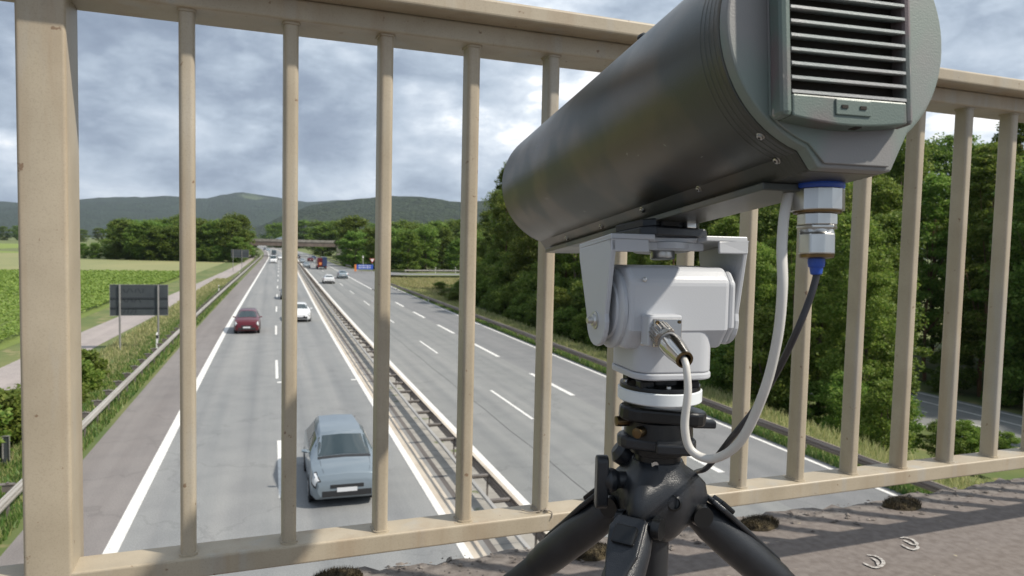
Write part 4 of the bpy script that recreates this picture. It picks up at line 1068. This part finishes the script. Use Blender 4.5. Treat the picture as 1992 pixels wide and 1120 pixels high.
for c in (-.0565, 4.71, -2.2):
    rbox(MB(), c-.035, c+.035, -.001, .108, .004, zt-.001, .006).build('post', M['paint_rail'], rl, angle=50)
proto = None
for k in range(-12, 42):
    s = .154+.1714*k
    if k < 0: s = -.27+.1714*(k+1)
    if abs(s-4.71) < .1 or abs(s+2.2) < .1 or s > 4.0 and k > 24: continue
    if proto is None:
        b = MB(); rbox(b, -.0127, .0127, -.021, .021, zb-.001, zt+.001, .008, 6)
        for za, zc in ((zb-.001, zb+.0035), (zt-.004, zt+.001)): rbox(b, -.0155, .0155, -.0238, .0238, za, zc, .010, 6)
        proto = b.build('baluster', M['paint_rail'], rl, angle=50, loc=(s, .033, 0)); continue
    o = proto.copy(); COL.objects.link(o); o.parent = rl; o.location = (s, .033, 0)
# weld beads at the foot of each bar
# (kept inside the bars' look: a small collar)
t = rail_thing('string', 'old grey string knotted around the foot of a baluster beside the tripod', 'string', 0, 0)
p = [at(1043, 988, CAM_H-.561+.0), at(1048, 993, CAM_H-.556), at(1060, 998, CAM_H-.5545), at(1072, 1001, CAM_H-.5545), at(1079, 1004, CAM_H-.5535)]
inv = Matrix.Translation(t.location) @ Matrix.Rotation(RANG, 4, 'Z'); inv = inv.inverted()
s0 = .154+.1714*4
pp = []
for i in range(26):
    a = i/25*2*math.pi*1.9+.6; pp.append((s0+.0155*math.cos(a), .033+.0235*math.sin(a), zb+.004+.004*i/25))
b = MB(); b.tube(pp, .0013, 6)
b.tube(smooth_curve([(s0-.01, .008, zb+.006), (s0-.03, .014, zb+.004), (s0-.045, .03, zb+.006)], 5), .0012, 6)
b.tube(smooth_curve([(s0+.006, .010, zb+.006), (s0+.014, .002, zb+.003), (s0+.012, -.0035, zb-.008)], 5), .0012, 6)
b.build('loop', M['string'], t)
b = MB(); b.lathe([(.0005, -.004), (.004, -.002), (.0045, .001), (.0005, .005)], 8, T=Matrix.Translation((s0+.004, .008, zb+.007))); b.build('knot', M['string'], t)

# ------------------------------------------------------------------ camera housing
Rr = atd(1612, 75, .60); Ff = atd(1085, 365, 1.29)
A = (Ff-Rr).normalized(); LH_ = (Ff-Rr).length; SX = A.cross(Vector((0, 0, 1))).normalized(); UZ = SX.cross(A)
HM = Matrix((SX, A, UZ)).transposed().to_4x4(); HM.translation = Rr
hs = bpy.data.objects.new('camera_housing', None); COL.objects.link(hs); hs.matrix_world = HM; hs.empty_display_size = .1
tag(hs, 'large dark grey cylindrical camera housing aimed down at the motorway, camouflaged louvred rear end', 'camera housing')
RAD = .1010
def dshape(r, foot=.034, zf=-.110, n=64):
    poly = [(foot+.012, zf)]
    for i in range(n+1):
        a = R_(-51+302*i/n); poly.append((r*math.cos(a), r*math.sin(a)))
    poly.append((-foot+.012, zf)); return poly
YZ = Matrix(((1, 0, 0, 0), (0, 0, 1, 0), (0, 1, 0, 0), (0, 0, 0, 1)))      # prism axis -> local y
def hp(poly, y0, y1, mt, name, bevel=0, sm=True, parent=hs, angle=30):
    b = MB(); b.prism(poly, y0, y1, T=YZ, sm=sm); return b.build(name, mt, parent, bevel=bevel, angle=angle)
shell = hp(dshape(RAD), .0, LH_, M['shell'], 'shell', bevel=.0015)
for i in range(4):
    yb = .006+.007*i; hp(dshape(RAD+.0003), yb, yb+.0022, M['shell'], 'shell_rib', bevel=.0003)
hp(dshape(RAD-.0008), -.013, -.0002, M['rearplate'], 'rear_plate', bevel=.002)
# raised central field of the rear plate
cp = [(x, z) for x, z in dshape(RAD-.004, .030, -.1065) if x > -.068]
hp(cp, -.0155, -.013, M['rearplate'], 'rear_field', bevel=.0008)
# louvred vent module
y1, y0 = -.0155, -.0335
wx0, wx1, wz0, wz1 = -.0580, .0440, -.0590, .072
def slab(x0, x1, z0, z1, yy0, yy1, name, mt, bev=.004, arc=0):
    poly = [(x1, z1), (x0, z1), (x0, z0)]
    if arc: poly += [(x0+(x1-x0)*i/10, z0-arc*math.sin(math.pi*i/10)) for i in range(1, 10)]
    poly += [(x1, z0)]
    return hp(poly, yy0, yy1, mt, name, bevel=bev, sm=False)
mod = slab(-.067, wx0, -.0765, .083, y0, y1, 'vent_frame', M['module'])
slab(wx1, .0508, -.0765, .083, y0, y1, 'vent_frame', M['module'])
slab(wx0-.0005, wx1+.0005, -.0762, wz0, y0+.0004, y1, 'vent_frame', M['module'], .0015, .0045)
slab(wx0-.0005, wx1+.0005, wz1, .0825, y0+.0004, y1, 'vent_frame', M['module'], .0015)
slab(wx0-.001, wx1+.001, wz0-.001, wz1+.001, y1-.003, y1+.001, 'vent_backing', M['dark_inside'], 0)
for i in range(12):
    z = wz0+.0008+.0108*i
    b = MB(); poly = [(-.0176, -.0002), (-.0174, .0020), (-.0158, .0028), (-.002, .0050), (-.002, .0036), (-.0155, -.0004)]
    b.add([(x, y1+yy_, z+zz_) for x in (wx0-.0003, wx1+.0003) for yy_, zz_ in poly], [(0, 1, 2, 3, 4, 5), (11, 10, 9, 8, 7, 6)]+[(j, 6+j, 6+(j+1) % 6, (j+1) % 6) for j in range(6)])
    b.build('louvre_slat', M['slat'], hs, angle=60)
slab(-.0215, .0100, -.0730, -.0610, y0-.0010, y0+.001, 'latch_plate', M['module'], .0006)
for x in (-.0140, .0025):
    b = MB(); b.box((x, y0-.0012, -.0668), (.0055, .0012, .0026)); b.build('latch_slot', M['dark_inside'], hs)
b = MB(); b.box((.0005, y0+.006, -.0806), (.006, .008, .0012), T=Matrix.Rotation(0, 4, 'Y')); b.build('catch', M['dark_inside'], hs)
# foot rail under the housing
b = MB(); b.box((0, LH_*.52, -.1135), (.060, LH_*.90, .007)); b.build('mounting_rail', M['shell'], hs, bevel=.001)
# screws found by casting a ray onto the shell
from mathutils.bvhtree import BVHTree
bb = MB(); bb.prism(dshape(RAD), 0, LH_, T=YZ); bvh = BVHTree.FromPolygons([Vector(v) for v in bb.v], bb.f)
def screw(px, py, r=.0034, mt='nickel'):
    inv = HM.inverted(); o_ = inv @ CP; d = (inv.to_3x3() @ ray(px, py)).normalized(); hit, nn, *_ = bvh.ray_cast(o_, d)
    if hit is None: return
    if nn.dot(d) > 0: nn = -nn
    T = Matrix.Translation(hit) @ nn.to_track_quat('Z', 'Y').to_matrix().to_4x4()
    b = MB(); b.lathe([(r*1.25, -.001), (r*1.25, .0004), (r, .0007), (r*.95, .0022), (r*.55, .0026)], 20, T=T)
    s = b.build('screw', M[mt], hs)
    b = MB(); b.lathe([(r*.42, .0024), (r*.42, .0029)], 6, T=T); b.build('socket', M['dark_inside'], s)
for px, py in ((1250, 408), (1170, 440), (1103, 463), (1360, 367), (1512, 311), (1480, 264)): screw(px, py, .0032 if px < 1300 else .0028)
T = Matrix.Translation((-RAD*.45, LH_*.36, RAD*.90)) @ Matrix.Rotation(R_(-27), 4, 'Y')
b = MB(); b.lathe([(.006, -.002), (.006, .004), (.004, .006)], 16, T=T); b.build('screw', M['trim'], hs)

# cable connector under the rear end
c0 = atd(1590, 347, .655); c1 = atd(1588, 508, .655); ax = (c1-c0).normalized(); CL = (c1-c0).length
q = ax.to_track_quat('Z', 'Y'); CMx = q.to_matrix().to_4x4(); CMx.translation = c0
cn = bpy.data.objects.new('cable_connector', None); COL.objects.link(cn); cn.matrix_world = CMx; cn.empty_display_size = .05
tag(cn, 'nickel plated screw connector with blue ring hanging under the rear of the housing', 'connector')
u = CL/165
def hexp(r, z0, z1, n, name, mt, bev=.0008, rot=0):
    b = MB(); b.prism([(r*math.cos(2*math.pi*(i+rot)/n), r*math.sin(2*math.pi*(i+rot)/n)) for i in range(n)], z0, z1); return b.build(name, mt, cn, bevel=bev)
MB().lathe([(.0165, -.012), (.0165, .0), (.0185, .002), (.0185, 15*u)], 32).build('socket', M['black_metal'], cn)
MB().lathe([(.0222, 8*u), (.0228, 10*u), (.0228, 20*u), (.0222, 23*u)], 40).build('blue_ring', M['blue_pl'], cn)
hexp(.0228, 23*u, 66*u, 12, 'coupling_nut', M['nickel'])
MB().lathe([(.0205, 66*u), (.0200, 70*u), (.017, 71*u)], 32).build('washer', M['brass'], cn)
hexp(.0172, 71*u, 94*u, 10, 'body_ring', M['nickel'], rot=.3)
hexp(.0182, 94*u, 101*u, 6, 'lock_ring', M['nickel'], rot=.2)
MB().lathe([(.0140, 101*u), (.0145, 108*u), (.0150, 110*u)], 32).build('neck', M['nickel'], cn)
hexp(.0160, 110*u, 152*u, 8, 'gland_nut', M['nickel'], .0014, .15)
MB().lathe([(.0150, 152*u), (.0145, 158*u), (.010, 160*u)], 32).build('collar', M['brass'], cn)
MB().lathe([(.0072, 158*u), (.0074, 168*u), (.0068, 176*u), (.0058, 178*u), (.0050, 190*u), (.0040, 192*u)], 24).build('blue_boot', M['blue_pl'], cn)

# ------------------------------------------------------------------ pan and tilt head
AL = R_(14.5); X0_, Z0_ = .179, .87
HO = camspace(X0_, Z0_, 0); HX = (camspace(X0_+math.cos(AL), Z0_+math.sin(AL), 0)-HO).normalized(); HY = Vector((0, 0, 1)).cross(HX)
GM = Matrix((HX, HY, Vector((0, 0, 1)))).transposed().to_4x4(); GM.translation = HO
ph = bpy.data.objects.new('pan_tilt_head', None); COL.objects.link(ph); ph.matrix_world = GM; ph.empty_display_size = .1
tag(ph, 'light grey enamelled pan and tilt head carrying the camera housing on the tripod', 'pan tilt head')
HG = M['headgrey']
b = MB(); rb = []
def rpoly(x0, x1, y0, y1, r, k=6):
    poly = []
    for cx, cy, a0 in ((x1-r, y1-r, 0), (x0+r, y1-r, 90), (x0+r, y0+r, 180), (x1-r, y0+r, 270)):
        for i in range(k+1): a = R_(a0+90*i/k); poly.append((cx+r*math.cos(a), cy+r*math.sin(a)))
    return poly
XAX = Matrix(((0, 0, 1, 0), (1, 0, 0, 0), (0, 1, 0, 0), (0, 0, 0, 1)))     # prism (a,b)->(y,z), axis -> x
octo = [(-.050, -.036), (-.037, -.021), (.037, -.021), (.050, -.036), (.050, -.096), (.032, -.115), (-.034, -.115), (-.050, -.092)]
b.prism(octo, -.064, .060, T=XAX)
b.build('tilt_body', HG, ph, bevel=.006, segs=3, angle=40)
b = MB(); b.prism([(y*.92, -.068+(z+.068)*.92) for y, z in octo], .0601, .070, T=XAX); b.build('side_cover', HG, ph, bevel=.005, segs=3, angle=40)
T = Matrix.Translation((-.064, 0, -.070)) @ Matrix.Rotation(R_(-90), 4, 'Y')
MB().lathe([(.047, 0), (.047, .004), (.044, .006), (.036, .0065), (.034, .0085)], 48, T=T).build('side_flange', HG, ph)
# turret under the tilt body
b = MB(); b.prism(rpoly(-.0485, .0475, -.0488, .0485, .024), -.141, -.085, sm=True); b.prism(rpoly(-.050, .049, -.050, .050, .026), -.149, -.1412, sm=True)
b.build('pan_base', HG, ph, bevel=.002, angle=50)
# yoke, tilted nose down about the pivot
PV = Matrix.Translation((0, 0, -.08)) @ Matrix.Rotation(R_(-7), 4, 'X') @ Matrix.Translation((0, 0, .08))
ark = [(-.052, .004), (.052, .004), (.052, -.008)] + [(.030*math.cos(a), -.085+.030*math.sin(a)) for a in [R_(12-i*17) for i in range(13)]] + [(-.052, -.008)]
for s in (-1, 1):
    x = s*.0815; b = MB(); b.prism(ark, x-.003, x+.003, T=PV @ XAX); arm = b.build('yoke_arm', HG, ph, bevel=.0015)
    T = PV @ Matrix.Translation((x+s*.003, 0, -.085)) @ Matrix.Rotation(R_(90)*s, 4, 'Y')
    MB().lathe([(.0105, 0), (.0105, .0015), (.0075, .002), (.007, .0045), (.0042, .005), (.004, .010), (.003, .0105)], 24, T=T).build('pivot_bolt', M['nickel'], arm)
b = MB()
b.box((-.058, 0, .0065), (.053, .104, .006), T=PV); b.box((.058, 0, .0065), (.053, .104, .006), T=PV); b.box((0, .010, .0065), (.0632, .084, .0055), T=PV)
b.box((-.062, -.050, -.0035), (.045, .004, .014), T=PV); b.box((.066, -.050, -.0035), (.037, .004, .014), T=PV); b.box((.0, -.030, -.001), (.079, .003, .0095), T=PV)
b.build('yoke_plate', HG, ph, bevel=.0012)
T = PV @ Matrix.Translation((.0, -.004, 0))
MB().lathe([(.034, -.004), (.034, .0032)], 48, T=T).build('round_plate', HG, ph)
MB().lathe([(.014, -.013), (.0145, -.012), (.0145, -.004)], 40, T=T).build('knurled_nut', M['nickel'], ph)
for x, y in ((-.0665, -.043), (-.0665, .0)):
    MB().lathe([(.0018, 0), (.0016, .0012)], 12, T=PV @ Matrix.Translation((x, y, .0094))).build('bolt', M['nickel'], ph)
for dy, dz in ((-.034, -.034), (-.034, -.105)):
    T = Matrix.Translation((-.0475, -.0505, dz-.001)) @ Matrix.Rotation(R_(90), 4, 'X')
    MB().lathe([(.0026, 0), (.0026, .0012), (.0016, .0016)], 14, T=T).build('cover_screw', M['nickel'], ph)
# socket block for the cable
b = MB(); b.box((-.029, -.058, -.090), (.040, .020, .034)); blk = b.build('socket_block', HG, ph, bevel=.002)
b = MB(); b.box((-.027, -.069, -.092), (.033, .0035, .031)); fl = b.build('socket_flange', M['chrome'], ph, bevel=.0008)
for x, z in ((-.040, -.080), (-.014, -.080), (-.040, -.104), (-.014, -.104)):
    MB().lathe([(.002, 0), (.0018, .0015)], 10, T=Matrix.Translation((x, -.0706, z)) @ Matrix.Rotation(R_(90), 4, 'X')).build('flange_screw', M['brass'], fl)
# black clamp between yoke and housing
cl = bpy.data.objects.new('quick_release_clamp', None); COL.objects.link(cl); cl.matrix_world = GM; cl.empty_display_size = .05
tag(cl, 'black quick release clamp between the grey head and the dark camera housing', 'clamp')
CT = PV @ Matrix.Translation((.0, .004, .0095)) @ Matrix.Rotation(R_(12), 4, 'Z')
b = MB(); b.prism([(-.048, -.028), (-.036, -.042), (.036, -.042), (.048, -.030), (.048, .036), (-.048, .036)], 0, .011, T=CT); b.build('base_plate', M['black_plastic'], cl, bevel=.002)
b = MB(); b.prism([(-.040, -.022), (-.030, -.034), (.030, -.034), (.042, -.024), (.040, .034), (-.040, .034)], .0112, .0215, T=CT); b.build('jaw', M['black_metal'], cl, bevel=.002)
b = MB(); b.box((.017, -.0365, .0165), (.014, .006, .010), T=CT); b.build('locking_pin', M['nickel'], cl, bevel=.001)
b = MB(); b.box((-.012, -.0355, .0155), (.024, .006, .007), T=CT); b.build('lever', M['rubber'], cl, bevel=.002)
b = MB(); b.lathe([(.014, .0215), (.013, .030)], 24, T=CT); b.build('screw_neck', M['brass'], cl)
# cable plug on the head
g0 = atd(1280, 642, .803); g1 = atd(1331, 699, .742); ax = (g1-g0).normalized(); GL = (g1-g0).length
PM = ax.to_track_quat('Z', 'Y').to_matrix().to_4x4(); PM.translation = g0
pl = bpy.data.objects.new('cable_plug', None); COL.objects.link(pl); pl.matrix_world = PM; pl.empty_display_size = .03
tag(pl, 'shiny nickel cable plug screwed into the front of the grey head', 'plug')
b = MB(); n = 18
prof = [(.0118, -.004), (.0118, GL*.30)]
b.lathe(prof, 40); 
for i in range(n): a = i*2*math.pi/n; b.box((.0118*math.cos(a), .0118*math.sin(a), GL*.12), (.0016, .0016, GL*.30), T=None)
b.build('knurled_ring', M['chrome'], pl)
MB().lathe([(.0104, GL*.30), (.0108, GL*.33), (.0108, GL*.40), (.0122, GL*.43), (.0126, GL*.52), (.0118, GL*.72), (.0098, GL*.92), (.0092, GL), (.0086, GL*1.01)], 40, cap=False).build('barrel', M['chrome'], pl)
b = MB(); b.lathe([(.0092, GL), (.0090, GL*1.025), (.0066, GL*1.025), (.0064, GL*.85), (.0005, GL*.85)], 36, cap=False); b.build('rim', M['brass'], pl)

# ------------------------------------------------------------------ cables
def cable(name, label, pts, r, mt):
    q = smooth_curve([atd(*p) for p in pts], 9)
    b = MB(); base = Vector((q[0].x, q[0].y, CAM_H+DECK)); b.tube([p-base for p in q], r if isinstance(r, float) else list(np.interp(np.linspace(0, 1, len(q)), np.linspace(0, 1, len(r)), r)), 14)
    return tag(b.build(name, mt, loc=base, angle=80), label, 'cable')
cable('white_cable', 'thick white cable looping from the plug on the grey head up to the housing', [(1317, 684, .765), (1331, 700, .742), (1336, 722, .735), (1338, 765, .735), (1332, 830, .74), (1345, 876, .74), (1388, 892, .73), (1440, 858, .70), (1485, 765, .67), (1512, 660, .65), (1522, 560, .64), (1521, 480, .645), (1527, 410, .65), (1541, 350, .66), (1546, 325, .67)], [.0034, .0036, .0038, .0042, .0043, .0044, .0045, .0045, .0046, .0046, .0046, .0046], M['cable_w'])
cable('black_cable', 'black cable hanging from the blue boot of the connector down past the tripod', [(1589, 520, .655), (1586, 545, .655), (1572, 590, .655), (1545, 655, .66), (1512, 722, .685), (1468, 795, .71), (1424, 850, .73), (1396, 886, .78), (1372, 912, .86), (1345, 925, .97), (1310, 980, 1.02), (1288, 1090, 1.02), (1285, 1300, 1.0)], .0031, M['cable_k'])

# ------------------------------------------------------------------ tripod
tb = Vector((HO.x, HO.y, CAM_H+DECK))
tp = thing('tripod', 'black tripod standing on the bridge deck under the grey pan and tilt head', 'tripod', tb, 0)
TZ = lambda z: z-DECK                          # heights relative to the lens -> above the deck
BP, BMt = M['black_plastic'], M['black_metal']
c_, s_ = math.cos(-YAW), math.sin(-YAW)
CF = Matrix.Rotation(-YAW, 4, 'Z')            # camera-facing horizontal axes: x right, y ahead
def tl(prof, name, mt, n=48, parent=tp, T=None): 
    b = MB(); b.lathe([(r, TZ(z)) for r, z in prof], n, T=T); return b.build(name, mt, parent)
tl([(.030, -.150), (.030, -.158), (.047, -.160), (.0475, -.1615), (.0475, -.1655)], 'adapter_plate', BMt)
for i in range(4):
    a = i*1.57+.6; b = MB(); b.box((.038*math.cos(a), .038*math.sin(a), TZ(-.157)), (.018, .014, .010), T=None); b.build('adapter_claw', BMt, tp, bevel=.002)
    b = MB(); b.lathe([(.0032, TZ(-.1600)), (.003, TZ(-.1572))], 12, T=Matrix.Translation((.0405*math.cos(a+.7), .0405*math.sin(a+.7), 0))); b.build('bolt', M['nickel'], tp)
tl([(.0480, -.1650), (.0495, -.1662), (.0495, -.1785), (.0480, -.1800)], 'white_ring', M['white_ring'], 64)
tl([(.030, -.180), (.030, -.188)], 'spacer_disc', M['nickel'])
# levelling base: two rounded triangular plates
def rtri(r, rc, rot, k=6):
    poly = []
    for i in range(3):
        a0 = rot+i*2*math.pi/3
        for j in range(k+1):
            a = a0-math.pi/3+2*math.pi/3*j/k; poly.append((r*math.cos(a0)+rc*math.cos(a), r*math.sin(a0)+rc*math.sin(a)))
    return poly
b = MB(); b.prism(rtri(.034, .022, 3.7), TZ(-.203), TZ(-.186), T=CF @ Matrix.Translation((0, 0, TZ(-.2))) @ Matrix.Rotation(R_(4), 4, 'Y') @ Matrix.Translation((0, 0, -TZ(-.2)))); b.build('levelling_plate', BMt, tp, bevel=.004, segs=3)
tl([(.040, -.203), (.041, -.222)], 'levelling_body', BMt)
b = MB(); b.prism(rtri(.026, .024, 3.3), TZ(-.236), TZ(-.221), T=CF); b.build('levelling_foot', BP, tp, bevel=.004, segs=3)
b = MB(); b.prism([(-.012, -.052), (.026, -.056), (.032, -.050), (.030, -.038), (-.010, -.036)], TZ(-.234), TZ(-.221), T=CF); b.build('lock_lever', BP, tp, bevel=.003, segs=3)
b = MB(); b.box((.054, .0, TZ(-.209)), (.028, .014, .009), T=CF); b.build('side_tab', BP, tp, bevel=.002)
for x, y, z in ((-.047, -.012, -.205), (-.029, -.036, -.212)):
    T = CF @ Matrix.Translation((x, y, TZ(z))) @ Matrix.Rotation(math.atan2(y, x), 4, 'Z') @ Matrix.Rotation(R_(90), 4, 'Y')
    MB().lathe([(.0062, -.01), (.0066, .0), (.0060, .006), (.003, .0065)], 14, T=T).build('brass_screw', M['brass'], tp)
tl([(.034, -.236), (.033, -.243), (.028, -.245), (.0275, -.262), (.029, -.266)], 'neck', BMt)
b = MB(); b.lathe([(.0045, 0), (.004, .0012)], 14, T=CF @ Matrix.Translation((-.008, -.0277, TZ(-.252))) @ Matrix.Rotation(R_(90), 4, 'X')); b.build('bolt', M['nickel'], tp)
tl([(.0165, -.30), (.0172, -.36), (.0172, -.70)], 'centre_column', M['trim'], 32)
# hub: a collar flowing into three shoulders
legs_az = [R_(141), R_(238), R_(12)]
TILT = [R_(46.5), R_(43), R_(50)]
b = MB(); nph = 96; prof = [(-.252, .030, 0), (-.260, .032, .15), (-.268, .038, .55), (-.280, .043, .95), (-.298, .045, 1.05), (-.312, .043, 1.0), (-.326, .038, .7), (-.338, .031, .3), (-.346, .024, 0)]
vs = []; fs = []
for z, r, k in prof:
    for i in range(nph):
        a = 2*math.pi*i/nph; w = max(math.exp(-((a-z_+math.pi) % (2*math.pi)-math.pi)**2/.12) for z_ in legs_az)
        vs.append(((r+k*w*.021)*math.cos(a), (r+k*w*.021)*math.sin(a), TZ(z-.004*w*k)))
for i in range(len(prof)-1):
    for j in range(nph): fs.append((i*nph+j, i*nph+(j+1) % nph, (i+1)*nph+(j+1) % nph, (i+1)*nph+j))
fs += [tuple(reversed(range(nph))), tuple((len(prof)-1)*nph+j for j in range(nph))]
b.add(vs, fs, sm=True, T=CF); hub = b.build('hub', BP, tp, angle=70)
b = MB(); b.lathe([(.009, -.002), (.0095, .003), (.007, .0045), (.0065, .001)], 24, T=CF @ Matrix.Translation((.012, -.0405, TZ(-.292))) @ Matrix.Rotation(R_(80), 4, 'X')); b.build('eyelet', BMt, hub)
for li, (az, tilt) in enumerate(zip(legs_az, TILT)):
    Hh = TZ(-.318); Lg = (Hh+.01)/math.cos(tilt)
    T = CF @ Matrix.Rotation(az, 4, 'Z') @ Matrix.Translation((.050, 0, Hh)) @ Matrix.Rotation(math.pi/2+(math.pi/2-tilt), 4, 'Y') @ Matrix.Rotation(0, 4, 'Z')
    # local z now runs down the leg, x is its upper/outer side
    b = MB(); b.tube([(0, 0, -.012), (0, 0, .0), (0, 0, .03), (0, 0, .07), (0, 0, .11), (0, 0, .15), (0, 0, .155), (0, 0, .17)], [.012, .017, .0215, .0232, .0230, .0225, .0212, .0205], 28, T=T)
    leg = b.build('leg', BP, tp, angle=50)
    b = MB(); b.tube([(0, -.027, 0), (0, -.018, 0)], [.0125, .0135], 20, T=T); b.tube([(0, .018, 0), (0, .027, 0)], [.0135, .0125], 20, T=T); b.tube([(0, -.019, 0), (0, .019, 0)], .011, 20, T=T); b.build('hinge', BMt, leg)
    b = MB(); b.prism([(-.0245, .018), (-.018, .002), (.016, .002), (.018, .045), (.004, .095), (-.001, .14), (-.006, .095), (-.018, .05)], 0, .0065, T=T @ Matrix(((0, 0, -1, -.0195), (1, 0, 0, 0), (0, 1, 0, 0), (0, 0, 0, 1)))); b.build('reinforcing_fin', BP, leg, bevel=.0028, segs=3)
    b = MB(); b.box((-.0285, -.002, .026), (.0065, .026, .022), T=T); b.build('angle_lock', BMt, leg, bevel=.002)
    b = MB(); b.tube([(0, 0, .165), (0, 0, Lg*.62)], .0175, 24, T=T); b.build('tube', M['trim'], leg)
    b = MB(); b.tube([(0, 0, Lg*.55), (0, 0, Lg*.57), (0, 0, Lg*.62), (0, 0, Lg*.64)], [.0195, .021, .021, .0185], 20, T=T); b.box((-.024, 0, Lg*.60), (.010, .016, .045), T=T); b.build('leg_clamp', BP, leg, bevel=.001)
    b = MB(); b.tube([(0, 0, Lg*.63), (0, 0, Lg*.97)], .013, 20, T=T); b.build('lower_tube', M['trim'], leg)
    b = MB(); b.tube([(0, 0, Lg*.955), (0, 0, Lg*.975), (0, 0, Lg*.995)], [.014, .018, .012], 16, T=T); b.build('foot', M['rubber'], leg)
# winged knob on the left
T = CF @ Matrix.Translation((-.030, -.004, TZ(-.278))) @ Matrix.Rotation(R_(-90), 4, 'Y') @ Matrix.Rotation(R_(4), 4, 'X')
b = MB(); b.lathe([(.010, 0), (.010, .018), (.013, .020), (.015, .028), (.008, .036)], 24, T=T)
b.prism(rpoly(-.034, .030, -.009, .009, .008), .030, .044, T=T, sm=True); b.build('winged_knob', BP, tp, bevel=.002, angle=50)
T = CF @ Matrix.Translation((-.012, .030, TZ(-.272))) @ Matrix.Rotation(R_(-55), 4, 'Y')
b = MB(); b.lathe([(.014, 0), (.015, .02), (.016, .035), (.008, .042)], 20, T=T); b.build('knob', BP, tp, angle=50)

# ------------------------------------------------------------------ air
HAZE = True
if HAZE:
    b = MB(); b.box((0, 6200, 195), (19000, 12700, 412)); o = b.build('haze', None)
    hm = bpy.data.materials.new('haze'); hm.use_nodes = True; nt = hm.node_tree; nt.nodes.clear()
    v = N(nt, 'ShaderNodeVolumePrincipled'); v.inputs['Color'].default_value = (.72, .82, .95, 1); v.inputs['Density'].default_value = .00005; v.inputs['Anisotropy'].default_value = .25
    oo = N(nt, 'ShaderNodeOutputMaterial'); nt.links.new(v.outputs[0], oo.inputs['Volume'])
    o.data.materials.clear(); o.data.materials.append(hm); o['kind'] = 'stuff'; o['label'] = 'thin bluish summer haze over the valley'; o['category'] = 'haze'
